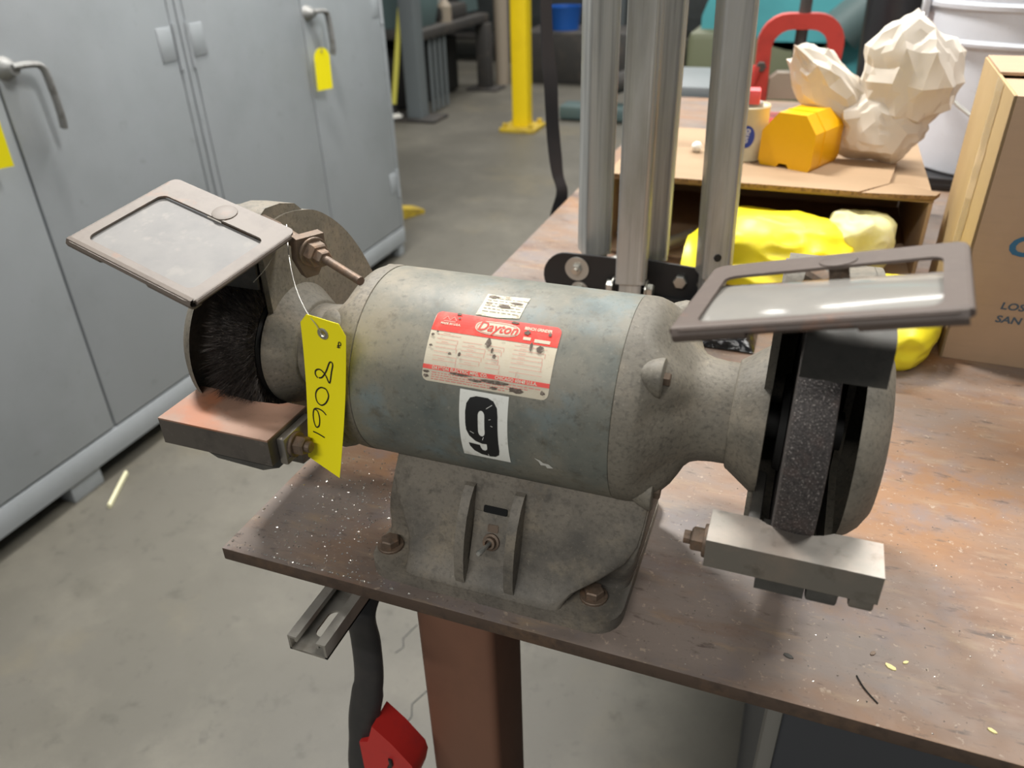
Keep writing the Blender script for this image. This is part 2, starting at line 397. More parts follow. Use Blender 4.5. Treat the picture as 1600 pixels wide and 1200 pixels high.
# ------------------------------------------------------------------ workbench
bench = thing('workbench', 'rust-stained steel plate workbench on brown square leg carrying the grinder', 'workbench', (0.4, 1.3, 0))
def BL(x, y, z): return (x - 0.4, y - 1.3, z)
bm = new_bm(); add_box(bm, BL(0.492, 1.393, TOP - 0.0064), (1.816, 2.036, 0.0128), 0.0012, 2)
tp = obj('bench_top', bm, steel_top, bench, extra=(plate_edge,))
for p in tp.data.polygons:
    if abs(p.normal.z) < 0.6: p.material_index = 1
def tube_leg(x, y, w=0.076):
    bm = new_bm()
    add_prism(bm, rrect(w, w, 0.009, 4, x - 0.4, y - 1.3), 'z', 0.012, TOP - 0.0128)
    l = obj('leg', bm, leg_paint, bench)
    bm = new_bm(); add_box(bm, BL(x, y, 0.006), (0.14, 0.14, 0.012), 0.002); obj('foot_plate', bm, leg_paint, l)
    l['label'] = 'brown painted square steel leg'
    return l
tube_leg(-0.232, 0.468); tube_leg(-0.33, 2.25); tube_leg(1.25, 0.468); tube_leg(1.25, 2.25)

# dark panel enclosure under the bench, right
under = thing('storage_box', 'dark slate steel box standing under the right of the bench', 'storage box', (0.55, 0.85, 0))
bm = new_bm(); add_box(bm, (0, 0, 0.42), (1.0, 0.76, 0.84), 0.01, 3); obj('body', bm, dark_panel, under)
bm = new_bm(); add_box(bm, (-0.503, -0.372, 0.42), (0.014, 0.02, 0.83), 0.004, 2); obj('corner_strip', bm, grey_panel, under)

# strut channel under the bench
ch = thing('strut_channel', 'galvanised slotted strut channel sticking out below the bench front edge', 'channel', (-0.2995, 0.322, TOP - 0.0128), (0, 0, 0))
W_, H_, T_, LIP = 0.0335, 0.0150, 0.0020, 0.0080
LEN = 0.9
bm = new_bm()
# web with slots: build as strips between slots
slot_c = [0.030 + 0.0508 * k for k in range(17)]
hw = 0.0062; hl = 0.0140
def slot_loop(yc):
    pts = []
    for k in range(9): a = PI * k / 8; pts.append((hw * math.cos(a), yc + hl - hw + hw * math.sin(a)))
    for k in range(9): a = PI + PI * k / 8; pts.append((hw * math.cos(a), yc - hl + hw + hw * math.sin(a)))
    return pts
fb = fill_bm([[(-W_ / 2, 0), (W_ / 2, 0), (W_ / 2, LEN), (-W_ / 2, LEN)]] + [slot_loop(c) for c in slot_c])
for v in fb.verts: v.co.z = -H_
ext = bmesh.ops.extrude_face_region(fb, geom=fb.faces[:])
bmesh.ops.translate(fb, verts=[g for g in ext['geom'] if isinstance(g, bmesh.types.BMVert)], vec=(0, 0, T_))
obj('channel_web', fb, strut_zinc, ch, smooth=0)
for s in (-1, 1):
    bm = new_bm()
    poly = [(s * W_ / 2, -H_), (s * W_ / 2, 0), (s * (W_ / 2 - LIP), 0), (s * (W_ / 2 - LIP), -0.0050), (s * (W_ / 2 - LIP + T_), -0.0050),
            (s * (W_ / 2 - LIP + T_), -T_), (s * (W_ / 2 - T_), -T_), (s * (W_ / 2 - T_), -H_)]
    add_prism(bm, poly, 'y', 0, LEN); bevel_all(bm, 0.0006, 1, 60)
    obj('channel_lip', bm, strut_zinc, ch)

# black tool hanging under the bench
tl = thing('hanging_tool', 'black rubber tool handle with red moulded head hanging below bench edge', 'tool', (-0.27, 0.42, 0.83))
pts = smooth_line([(-0.030, 0.005, -0.004), (-0.034, -0.02, -0.03), (-0.034, -0.02, -0.068), (-0.038, -0.02, -0.122), (-0.052, -0.02, -0.184), (-0.058, -0.02, -0.225), (-0.066, -0.02, -0.275), (-0.070, -0.02, -0.36)], 6)
bm = new_bm(); add_tube(bm, pts, [0.0150 if i < 20 else 0.0165 for i in range(len(pts))], 14, 0.6, upv=(1, 0, 0)); obj('rubber_handle', bm, rubber, tl)
bm = new_bm()
add_prism(bm, [(-0.052, -0.204), (-0.042, -0.199), (-0.034, -0.172), (-0.015, -0.190), (0.004, -0.214), (0.006, -0.226), (0.002, -0.245), (-0.010, -0.28), (-0.052, -0.29)], 'y', -0.034, -0.004)
bevel_all(bm, 0.004, 3, 30)
hd = obj('red_head', bm, red_plastic, tl); hd['label'] = 'red moulded plastic head with black slot'
bm = new_bm(); add_tube(bm, [(-0.019, -0.0345, -0.214), (-0.0185, -0.0345, -0.222), (-0.022, -0.0345, -0.230)], 0.0022, 8); obj('slot_insert', bm, black_plastic, hd)

# ------------------------------------------------------------------ bench grinder
G = Vector((-0.187, 0.475, TOP))
AZ = 0.154; RM = 0.0737
gr = thing('bench_grinder', 'grey double ended bench grinder bolted to the steel workbench, numeral 9 on motor', 'bench grinder', G)
def W(x, y, z): return (x - G.x, y - G.y, z - G.z)

# motor shell
bm = new_bm()
add_lathe(bm, [(-0.0950, 0.0), (-0.0950, RM - 0.0003), (-0.0945, RM), (0.0945, RM), (0.0950, RM - 0.0003), (0.0950, 0.0)], 'x', (0, 0, AZ), 96)
obj('motor_shell', bm, motor_paint, gr)
# end bells, with four lobes that carry the through bolts
BP = [(0.0952, 0.0), (0.0952, 0.0733), (0.0956, 0.0739), (0.1020, 0.0739), (0.1056, 0.0734), (0.110, 0.0716), (0.1140, 0.0682), (0.1185, 0.0630), (0.1240, 0.0560), (0.1305, 0.0487),
      (0.137, 0.0422), (0.1420, 0.0385), (0.1474, 0.0367), (0.156, 0.0356), (0.1662, 0.0354)]
def lobe(a, t, r):
    # a measured from +y; front-up bolt sits at 135 deg
    k = math.cos(4 * (a - math.radians(135)))
    w = max(0.0, 1 - abs(t - 0.122) / 0.022)
    return 0.0085 * max(0.0, k) ** 1.5 * w * w * (3 - 2 * w)
for s in (1, -1):
    bm = new_bm()
    add_lathe(bm, BP, 'x', (0, 0, AZ), 96, mod=lobe)
    for k in range(4):
        a = math.radians(45 + 90 * k)
        cY, cZ = math.cos(a) * 0.0645, math.sin(a) * 0.0645
        add_lathe(bm, [(0.097, 0.001), (0.104, 0.0052), (0.113, 0.0108), (0.120, 0.0132), (0.1225, 0.0131), (0.1232, 0.0120), (0.1232, 0)], 'x', (0, cY, AZ + cZ), 20)
    if s < 0:
        for v in bm.verts: v.co.x = -v.co.x
    bell = obj('end_bell', bm, cast, gr, 40)
    for k in range(4):
        a = math.radians(45 + 90 * k)
        bm = new_bm(); add_hex(bm, (s * 0.1232, math.cos(a) * 0.0645, AZ + math.sin(a) * 0.0645), (s, 0, 0), 0.0046, 0.004)
        obj('through_bolt', bm, bolt_rust, bell)

# pedestal base: flange plus a lofted body with pockets at the bolt corners
bm = new_bm()
add_prism(bm, rrect(0.208, 0.174, 0.022, 6, 0.007, 0.0), 'z', 0.0, 0.011); bevel_all(bm, 0.003, 3, 40)
base = obj('base_flange', bm, base_cast, gr)
LV = [(0.003, 0.007, 0.1030, 0.0860, 0.032, 0.034), (0.0125, 0.007, 0.1030, 0.0855, 0.032, 0.036), (0.0165, 0.0075, 0.1032, 0.0820, 0.032, 0.034), (0.022, 0.008, 0.1035, 0.0765, 0.031, 0.029), (0.034, 0.010, 0.1045, 0.0690, 0.028, 0.020),
      (0.050, 0.013, 0.1035, 0.0625, 0.018, 0.011), (0.065, 0.0165, 0.1020, 0.0575, 0.008, 0.005), (0.080, 0.0195, 0.1005, 0.0525, 0.002, 0.002), (0.0945, 0.0215, 0.1000, 0.0475, 0.002, 0.002), (0.110, 0.0215, 0.1000, 0.0430, 0.002, 0.002)]
def sect(cx, hx, hy, nxl, nyl, nxr, nyr):
    pts = []
    for qx, qy in ((1, 1), (-1, 1), (-1, -1), (1, -1)):
        nx, ny = (nxr, nyr) if qx > 0 else (nxl, nyl)
        A = (qx * hx, qy * (hy - ny)); B = (qx * (hx - nx), qy * (hy - ny)); Cc = (qx * (hx - nx), qy * hy)
        tri = [A, B, Cc] if qx * qy > 0 else [Cc, B, A]
        pts += tri
    for _ in range(2):
        new = []
        for i in range(len(pts)):
            p, q = pts[i], pts[(i + 1) % len(pts)]
            d = math.hypot(q[0] - p[0], q[1] - p[1]); t = min(0.25, 0.006 / max(d, 1e-6))
            new.append((p[0] + (q[0] - p[0]) * t, p[1] + (q[1] - p[1]) * t)); new.append((q[0] + (p[0] - q[0]) * t, q[1] + (p[1] - q[1]) * t))
        pts = new
    return [(cx + p[0], p[1]) for p in pts]
bm = new_bm(); rings = []
RN = [(0.042, 0.036), (0.042, 0.038), (0.040, 0.035), (0.035, 0.028), (0.022, 0.014), (0.008, 0.005), (0.003, 0.003), (0.002, 0.002), (0.002, 0.002), (0.002, 0.002)]
for (z, cx, hx, hy, nx, ny), (rx_, ry_) in zip(LV, RN):
    rings.append([bm.verts.new((p[0], p[1], z)) for p in sect(cx, hx, hy, nx, ny, rx_, ry_)])
for A, B in zip(rings, rings[1:]):
    n = len(A)
    for k in range(n): bm.faces.new((A[k], A[(k + 1) % n], B[(k + 1) % n], B[k]))
bm.faces.new(rings[-1])
obj('pedestal', bm, base_cast, gr, 50)
for bx in (-0.086, 0.0866):
    for by in (-0.061, 0.061):
        bm = new_bm(); add_hex(bm, (bx, by, 0.011), (0, 0, 1), 0.0078, 0.0062, 0.0022, 0.0108); obj('mounting_bolt', bm, bolt_rust, gr, 20)
# switch fins, plate and toggle
for fx in (-0.0135, 0.0265):
    bm = new_bm()
    add_prism(bm, [(-0.046, 0.087), (-0.055, 0.087), (-0.064, 0.080), (-0.0725, 0.069), (-0.0790, 0.055), (-0.0832, 0.039), (-0.085, 0.022), (-0.083, 0.012), (-0.066, 0.010), (-0.05, 0.06)], 'x', fx - 0.0038, fx + 0.0038)
    bevel_all(bm, 0.0022, 3, 40)
    obj('switch_fin', bm, base_cast, gr)
pl_a = math.atan2(0.034, 0.0165)      # slope of the front face
u = Vector((0, 0.0165, 0.034)).normalized(); nrm = Vector((0, -0.034, 0.0165)).normalized()
pc = Vector((0.0065, -0.0655, 0.049))
rotm = Matrix((Vector((1, 0, 0)), u, nrm)).transposed().to_4x4(); rotm.translation = pc
bm = new_bm(); add_prism(bm, rrect(0.030, 0.040, 0.001, 2), 'z', -0.003, 0.0012); bm.transform(rotm)
sw = obj('switch_plate', bm, base_cast, gr)
bm = new_bm(); add_prism(bm, rrect(0.019, 0.0055, 0.001, 2, 0.001, 0.0225), 'z', -0.002, 0.0016); bm.transform(rotm); obj('slot', bm, black_hole, sw)  # raised black pad, its colour stands in for shade inside the slot
bm = new_bm(); add_prism(bm, rrect(0.0085, 0.006, 0.0008, 2, 0.001, 0.0085), 'z', 0, 0.0019); bm.transform(rotm); obj('indicator_tab', bm, bolt_rust, sw)
bm = new_bm(); add_lathe(bm, [(0.0012, 0.0), (0.0012, 0.0068), (0.003, 0.0066), (0.0034, 0.0048), (0.0075, 0.0046), (0.0078, 0.0030), (0.004, 0.0028), (0.004, 0)], 'z', (0.001, -0.002, 0), 20); bm.transform(rotm)
obj('switch_collar', bm, bolt_rust, sw)
bm = new_bm(); add_tube(bm, [(0.001, -0.002, 0.003), (0.0004, -0.0035, 0.010), (-0.0012, -0.0062, 0.020), (-0.0014, -0.0066, 0.0215)], [0.0014, 0.0016, 0.0024, 0.0016], 12); bm.transform(rotm)
tg = obj('toggle_lever', bm, zinc, sw); tg['label'] = 'silver toggle lever'

# wheel guards
HUB = [(0.1655, 0.0), (0.1655, 0.0372), (0.1664, 0.0384), (0.1676, 0.0390), (0.1835, 0.0505), (0.188, 0.0508), (0.188, 0.0)]
OUT = [(-0.030, 0.1045), (0.0, 0.109), (0.03, 0.1045), (0.053, 0.095), (0.08, 0.074), (0.103, 0.046), (0.122, 0.012), (0.132, -0.02), (0.128, -0.055), (0.10, -0.083), (0.06, -0.100), (0.02, -0.108), (-0.030, -0.104)]
OUTS = [(p.x, p.y) for p in smooth_line(OUT, 4)]
FRONT = [(-0.030, -0.06), (-0.030, 0.0), (-0.030, 0.06)]
def plate_poly(): return [(y, AZ + z) for y, z in OUTS + FRONT]
for s in (1, -1):
    def fin(bm):
        if s < 0:
            for v in bm.verts: v.co.x = -v.co.x
        return bm
    bm = new_bm()
    add_lathe(bm, HUB, 'x', (0, 0, AZ), 72)
    add_prism(bm, plate_poly(), 'x', 0.1835, 0.1885)
    bevel_all(bm, 0.0015, 2, 60)
    gd = obj('inner_guard', fin(bm), cast, gr, 40)
    # rim wall following the outline
    bm = new_bm(); V = []
    n = len(OUTS)
    for i, p in enumerate(OUTS):
        a, b = OUTS[max(i - 1, 0)], OUTS[min(i + 1, n - 1)]
        d = Vector((b[0] - a[0], b[1] - a[1])).normalized(); inn = Vector((d.y, -d.x)) * 0.005
        q = (p[0] + inn.x, p[1] + inn.y)
        V.append([bm.verts.new((0.1880, p[0], AZ + p[1])), bm.verts.new((0.237, p[0], AZ + p[1])), bm.verts.new((0.237, q[0], AZ + q[1])), bm.verts.new((0.1880, q[0], AZ + q[1]))])
    for A, B in zip(V, V[1:]):
        for k in range(4): bm.faces.new((A[k], B[k], B[(k + 1) % 4], A[(k + 1) % 4]))
    bm.faces.new(V[0]); bm.faces.new(V[-1][::-1])
    obj('guard_rim', fin(bm), cast, gr, 40)
    # raised pad on top of the rim
    bm = new_bm(); add_prism(bm, [(-0.034, AZ + 0.101), (-0.026, AZ + 0.1135), (-0.014, AZ + 0.1190), (0.004, AZ + 0.1175), (0.022, AZ + 0.1120), (0.034, AZ + 0.101)], 'x', 0.1855, 0.212)
    bevel_all(bm, 0.004, 3, 25); obj('rim_pad', fin(bm), cast, gr)
    # outer cover: flat flange with a dished centre
    bm = new_bm()
    add_prism(bm, [(y, AZ + z) for y, z in OUTS + [(-0.046, -0.098), (-0.046, -0.066), (0.024, -0.05), (0.024, 0.06)]], 'x', 0.2365, 0.2415)
    add_lathe(bm, [(0.2405, 0.0690), (0.243, 0.0686), (0.2475, 0.0664), (0.253, 0.0612), (0.2580, 0.0530), (0.2595, 0.045), (0.2595, 0.0)], 'x', (0, 0, AZ), 72)
    obj('outer_cover', fin(bm), cast, gr, 40)
    # arbor flanges
    bm = new_bm(); add_lathe(bm, [(0.188, 0.012), (0.196, 0.012), (0.196, 0.032), (0.2005, 0.034), (0.2005, 0.0)], 'x', (0, 0, AZ), 40)
    add_lathe(bm, [(0.2255, 0.0), (0.2255, 0.034), (0.2285, 0.032), (0.2295, 0.013), (0.2360, 0.013), (0.2360, 0.0)], 'x', (0, 0, AZ), 40)
    obj('arbor_flange', fin(bm), black_iron, gr)
    # spark deflector plate over the front of the wheel
    bm = new_bm()
    zt = 0.108 if s > 0 else 0.098
    ys_ = 0.0 if s > 0 else 0.048; zb = 0.081 if s > 0 else 0.061
    prof = [(-0.082, AZ + zb), (-0.080, AZ + zt - 0.006), (-0.0770, AZ + zt - 0.002), (-0.071, AZ + zt), (-0.040, AZ + zt + 0.001)]
    back = [(-0.040, AZ + zt - 0.0012), (-0.0705, AZ + zt - 0.0022), (-0.0752, AZ + zt - 0.004), (-0.0776, AZ + zt - 0.007), (-0.0795, AZ + zb)]
    prof = [(p[0] + ys_, p[1]) for p in prof]; back = [(p[0] + ys_, p[1]) for p in back]
    add_prism(bm, prof + back, 'x', 0.2005 if s > 0 else 0.190, 0.2445 if s > 0 else 0.2355); bevel_all(bm, 0.0006, 1, 60)
    sg = obj('spark_deflector', fin(bm), dark_iron, gr)

# grinding wheel (right) and wire wheel (left)
bm = new_bm()
add_lathe(bm, [(0.2010, 0.0), (0.2010, 0.0855), (0.2017, 0.0882), (0.2033, 0.0890), (0.2232, 0.0890), (0.2246, 0.0882), (0.2252, 0.0860), (0.2252, 0.0)], 'x', (0, 0, AZ), 96)
gw = obj('grinding_wheel', bm, grit, gr); gw['label'] = 'grey abrasive grinding wheel'
bm = new_bm(); add_lathe(bm, [(-0.220, 0.0), (-0.220, 0.060), (-0.195, 0.060), (-0.195, 0.0)], 'x', (0, 0, AZ), 48)
ww = obj('wire_wheel', bm, bristle, gr); ww['label'] = 'black wire brush wheel'
bm = new_bm()
for i in range(9000):
    a = random.uniform(PI * 0.55, PI * 1.5); x = random.uniform(-0.223, -0.191)
    r0, r1 = 0.054, 0.072 + random.uniform(-0.005, 0.004) - 0.35 * max(0, abs(x + 0.207) - 0.012)
    sp_ = (x + 0.207) * 0.30 + random.gauss(0, 0.0022); da = random.gauss(0, 0.035)
    p0 = Vector((x, math.cos(a) * r0, AZ + math.sin(a) * r0)); p1 = Vector((x + sp_, math.cos(a + da) * r1, AZ + math.sin(a + da) * r1))
    w = Vector((random.uniform(-1, 1), -math.sin(a) * random.uniform(-1, 1), math.cos(a))).normalized() * 0.00034
    bm.faces.new([bm.verts.new(p0 - w), bm.verts.new(p0 + w), bm.verts.new(p1)])
br = obj('bristles', bm, bristle, ww, smooth=0); br['kind'] = 'stuff'
bm = new_bm(); add_lathe(bm, [(-0.196, 0.0), (-0.196, 0.048), (-0.1935, 0.050), (-0.1915, 0.048), (-0.1905, 0.040), (-0.1905, 0.0)], 'x', (0, 0, AZ), 48); obj('wire_wheel_flange', bm, black_iron, ww)

# tool rests
def tool_rest(pos, size, m, bolt_side, bolt_x, notch):
    """pos: centre of top face (world); built as a channel-like block with a notch at the back"""
    w, d, h = size
    x0, x1 = -w / 2, w / 2; y0, y1 = -d / 2, d / 2
    na, nb = notch
    poly = [(x0, y0), (x1, y0), (x1, y1), (nb + 0.006, y1), (nb, y1 - 0.004)]
    for k in range(1, 8):
        t = k / 8; poly.append((nb + (na - nb) * t, y1 - 0.004 - 0.0035 * math.sin(PI * t)))
    poly += [(na, y1 - 0.004), (na - 0.006, y1), (x0, y1)]
    o = W(*pos)
    bm = new_bm(); add_prism(bm, poly, 'z', -h, 0); bevel_all(bm, 0.0011, 2, 40)
    bmesh.ops.translate(bm, verts=bm.verts[:], vec=o)
    r = obj('tool_rest', bm, m, gr)
    return r, Vector(o), (x0, x1, y0, y1, h)
r, o, (x0, x1, y0, y1, h) = tool_rest((0.0275, 0.3800, 0.992), (0.098, 0.030, 0.0205), rest_steel, -1, 0, (-0.016, 0.016))
r['label'] = 'worn bright steel tool rest'
bm = new_bm(); add_box(bm, (o.x + x1 - 0.008, o.y + y0 + 0.007, o.z - h - 0.003), (0.014, 0.012, 0.010), 0.002); obj('end_hook', bm, rest_steel, r)
bm = new_bm(); add_hex(bm, (o.x + x0, o.y + 0.001, o.z - 0.0145), (-1, 0, 0), 0.0078, 0.0075, 0.0025, 0.0105)
add_lathe(bm, [(0, 0), (0, 0.0042), (0.004, 0.0042), (0.0045, 0.0036), (0.0045, 0)], 'x', (o.x + x0 - 0.0145, o.y + 0.001, o.z - 0.0145), 14); obj('rest_bolt', bm, bolt_rust, r, 25)
bm = new_bm()
add_prism(bm, [(o.y + y0 + 0.003, o.z - h + 0.002), (o.y + y0 + 0.005, o.z - h - 0.013), (o.y + y1 + 0.004, o.z - h - 0.013), (o.y + y1 + 0.024, o.z - h + 0.002)], 'x', o.x - 0.018, o.x + 0.010); bevel_all(bm, 0.002, 2, 30)
add_box(bm, (o.x + 0.020, o.y + 0.002, o.z - h - 0.006), (0.018, 0.026, 0.014), 0.002)
add_box(bm, (o.x - 0.024, o.y + 0.045, o.z - h - 0.004), (0.008, 0.08, 0.022), 0.002)
obj('rest_bracket', bm, dark_iron, r)
r, o, (x0, x1, y0, y1, h) = tool_rest((-0.3865, 0.3945, 0.990), (0.100, 0.050, 0.0215), rest_dark, 1, 0, (-0.022, 0.030))
r['label'] = 'tool rest with orange rusted top'
bm = new_bm(); add_prism(bm, [(x0, y0), (x1, y0), (x1, y1), (0.034, y1), (0.028, y1 - 0.004), (0.004, y1 - 0.0068), (-0.020, y1 - 0.004), (-0.026, y1), (x0, y1)], 'z', 0.0, 0.0014); bevel_all(bm, 0.0004, 1, 40)
bmesh.ops.translate(bm, verts=bm.verts[:], vec=o); obj('rest_top', bm, rest_rust, r)
bm = new_bm(); add_box(bm, (o.x + x1 + 0.0035, o.y + 0.003, o.z - 0.014), (0.007, 0.038, 0.023), 0.0015); obj('end_cap', bm, rest_steel, r)
bm = new_bm(); add_hex(bm, (o.x + x1 + 0.007, o.y - 0.004, o.z - 0.0135), (1, 0, 0), 0.0078, 0.0078, 0.0025, 0.0100)
add_lathe(bm, [(0, 0), (0, 0.0044), (0.004, 0.0044), (0.0045, 0.0036), (0.0045, 0)], 'x', (o.x + x1 + 0.017, o.y - 0.004, o.z - 0.0135), 14); obj('rest_bolt', bm, bolt_rust, r, 25)
bm = new_bm()
add_prism(bm, [(o.x - 0.034, o.z - h + 0.002), (o.x - 0.028, o.z - h - 0.006), (o.x - 0.012, o.z - h - 0.014), (o.x + 0.030, o.z - h - 0.016), (o.x + 0.046, o.z - h - 0.010), (o.x + 0.058, o.z - h + 0.002)], 'y', o.y - 0.014, o.y + 0.05); bevel_all(bm, 0.002, 2, 30)
obj('rest_bracket', bm, dark_iron, r)

# eye shields
def shield(c, a, b, g, bow, glass, frame_m):
    R = (Matrix.Rotation(a, 3, 'Z') @ Matrix.Rotation(b, 3, 'X') @ Matrix.Rotation(g, 3, 'Y')).to_4x4(); R.translation = Vector(W(*c))
    w, d = 0.121, 0.096
    outer = rrect(w, d, 0.006, 5)
    inner = rrect(w - 0.020, d - 0.030, 0.006, 5, 0, -0.0055)
    bm = new_bm(); hole_plate(bm, outer, inner, -0.0008, 0.0008)
    fr = None
    # rolled side edges
    for sx in (-1, 1):
        add_tube(bm, [(sx * (w / 2 - 0.0008), -d / 2 + 0.004, -0.0012), (sx * (w / 2 - 0.0008), d / 2 - 0.006, -0.0012)], 0.0021, 8)
    bm.transform(R); fr = obj('eye_shield', bm, frame_m, gr, 40); fr['label'] = 'rusty steel eye shield frame'
    # folded lip along the near edge, in tabs
    for (xa, xb, dz) in ((-w / 2 + 0.001, -w / 2 + 0.034, 0.0), (-w / 2 + 0.034, w / 2 - 0.041, 0.0016), (w / 2 - 0.041, w / 2 - 0.001, 0.0)):
        bm = new_bm()
        pr = [(-d / 2 + 0.003, 0.0008), (-d / 2 + 0.0004, 0.0004), (-d / 2 - 0.0008, -0.0016), (-d / 2 - 0.0002, -0.0042 + dz), (-d / 2 + 0.0022, -0.0058 + dz), (-d / 2 + 0.0075, -0.0058 + dz)]
        prb = [(p[0] + 0.0006, p[1] + 0.0011) for p in pr[::-1]]
        add_prism(bm, pr + prb, 'x', xa, xb); bm.transform(R); obj('folded_lip', bm, frame_m, fr)
    # glass pane, bowed, slipped under the frame
    gw_, gd_ = w - 0.014, d - 0.026
    def pt(z):
        def f(p, q):
            x = (p - 0.5) * gw_; y = (q - 0.5) * gd_ - 0.0075
            return Vector((x, y, -0.0012 + z - bow * ((q - 0.42) ** 2 * 1.3) * (0.8 + 0.4 * p) - bow * 0.18 * p * q))
        return f
    bm = new_bm(); A = add_grid(bm, 10, 12, pt(0.0)); B = add_grid(bm, 10, 12, pt(-0.0024))
    for line in ([(A[0][i], B[0][i]) for i in range(11)], [(A[12][i], B[12][i]) for i in range(11)], [(A[j][0], B[j][0]) for j in range(13)], [(A[j][10], B[j][10]) for j in range(13)]):
        for (p, q), (p2, q2) in zip(line, line[1:]): bm.faces.new((p, p2, q2, q))
    bm.transform(R); gl = obj('glass_pane', bm, glass, fr); gl['label'] = 'dusty cloudy safety glass'
    bm = new_bm(); add_lathe(bm, [(0.0006, 0.0), (0.0006, 0.0092), (0.0014, 0.0090), (0.0018, 0.007), (0.002, 0)], 'z', (0.004, d / 2 - 0.0125, 0), 24); bm.transform(R); obj('rivet', bm, frame_m, fr)
    return fr, R
sL, RL = shield((-0.398, 0.401, 1.130), -0.210, 0.192, 0.196, 0.0015, matte_glass, shield_steel)
sR, RR = shield((0.015, 0.367, 1.159), -0.098, -0.044, -0.260, 0.0085, dusty_glass, shield_dark)
# left bracket: strap, clamp, threaded rod and nut
p_r = Vector(W(-0.349, 0.455, 1.1145)); p_e = Vector(W(-0.2685, 0.415, 1.1065)); dr = (p_e - p_r).normalized()
bm = new_bm(); add_tube(bm, [p_r - dr * 0.03, p_r + dr * 0.036], 0.0055, 12); add_tube(bm, [p_r + dr * 0.03, p_e], 0.0031, 12)
rod = obj('pivot_rod', bm, bolt_rust, sL)
bm = new_bm(); add_hex(bm, p_r + dr * 0.030, dr, 0.0092, 0.008, 0.002, 0.011); add_hex(bm, p_r + dr * 0.040, dr, 0.0062, 0.007); obj('pivot_nut', bm, bolt_rust, rod, 25)
c1 = p_r + dr * 0.024
bm = new_bm(); add_prism(bm, [(-0.011, 0.011), (0.011, 0.011), (0.012, -0.006), (0.004, -0.020), (-0.006, -0.020), (-0.012, -0.006)], 'x', -0.004, 0.004); bevel_all(bm, 0.002, 2, 40)
bm.transform(Matrix.Translation(c1) @ Vector((1, 0, 0)).rotation_difference(dr).to_matrix().to_4x4()); obj('pivot_clamp', bm, bolt_rust, rod, 40)
bm = new_bm(); add_tube(bm, [p_r - dr * 0.02, Vector((-0.19, -0.02, AZ + 0.112))], 0.006, 10); obj('shield_arm', bm, bolt_rust, sL)
bm = new_bm(); add_tube(bm, [RL @ Vector((0.004, 0.0355, 0)), RL @ Vector((0.004, 0.034, -0.012)), p_r - dr * 0.01], 0.005, 10); obj('shield_post', bm, bolt_rust, sL)
# right bracket
q0 = RR @ Vector((0.004, 0.0355, 0)); q1 = RR @ Vector((0.004, 0.034, -0.014))
bm = new_bm(); add_tube(bm, [q0, q1, Vector((0.2, -0.035, AZ + 0.122)), Vector((0.2, -0.02, AZ + 0.11))], 0.005, 10); obj('shield_post', bm, bolt_rust, sR)

# --- nameplate, stickers: thin pieces wrapped round the motor shell
def wrap(bm, x0, a0, lift):
    """2D (x along the axis, y downwards negative from angle a0 deg) -> on the shell"""
    slice_v(bm, 0.002)
    r = RM + lift
    for v in bm.verts:
        a = math.radians(a0) + v.co.y / RM
        v.co = Vector((x0 + v.co.x, -math.cos(a) * r, AZ + math.sin(a) * r))
    return bm
PW, PH = 0.0910, math.radians(39.2) * RM
PX, PA = -0.0383, 62.0
def shift(bm, dx, dy):
    for v in bm.verts: v.co.x += dx; v.co.y += dy
    return bm
def on_plate(name, bm, m, lift, parent):
    return obj(name, wrap(bm, PX, PA, lift), m, parent, smooth=0)
bmp = fill_bm([[(p[0] + PW / 2, p[1] - PH / 2) for p in rrect(PW, PH, 0.0045, 6)]])
npl = on_plate('nameplate', bmp, cream, 0.0004, gr); npl['label'] = 'scuffed red and cream maker plate'
top = rrect(PW, PH, 0.0045, 6)
rb = 0.0150
outl = [(0.0, -rb)] + [(p[0] + PW / 2, p[1] - PH / 2) for p in top[:14]][::-1] + [(PW, -rb)]
outl = [(PW, -rb)] + [(p[0] + PW / 2, p[1] - PH / 2) for p in top[:12]] + [(0.0, -rb)]
on_plate('red_band', fill_bm([outl]), plate_red, 0.0006, npl)
on_plate('red_stripe', fill_bm([[(0, -0.0392), (PW, -0.0392), (PW, -0.0422), (0, -0.0422)]]), plate_red, 0.0006, npl)
def oval(cx, cy, rx, ry, n=36, p=2.6):
    o_ = []
    for k in range(n):
        a = 2 * PI * k / n; c_, s_ = math.cos(a), math.sin(a)
        o_.append((cx + rx * math.copysign(abs(c_) ** (2 / p), c_), cy + ry * math.copysign(abs(s_) ** (2 / p), s_)))
    return o_
lx, ly = 0.0470, -0.0078
on_plate('logo_oval', fill_bm([oval(lx, ly, 0.0160, 0.0052)]), cream, 0.0008, npl)
on_plate('logo_ring', fill_bm([oval(lx, ly, 0.0152, 0.0046), oval(lx, ly, 0.0146, 0.0042)]), line_red, 0.00095, npl)
on_plate('logo_lettering', shift(text_bm('Dayton', 0.0098, 0.28, 0.00015, 0.98, 'CENTER'), lx, ly - 0.0026), plate_red, 0.00105, npl)
on_plate('heading_lettering', shift(text_bm('BENCH GRINDER', 0.0031, 0, 0.00014, 0.80), 0.0655, -0.0052), cream, 0.0008, npl)
on_plate('crest_lettering', shift(text_bm('MADE IN U.S.A.', 0.0022, 0, 0.0001, 1.0), 0.0055, -0.0098), cream, 0.0008, npl)
bmc = stroke_bm([[(0.0065, -0.0062), (0.009, -0.0034), (0.0115, -0.0062), (0.014, -0.0034), (0.0165, -0.0062)], [(0.007, -0.0072), (0.016, -0.0072)]], 0.0009)
on_plate('crest_mark', bmc, line_red, 0.0008, npl)
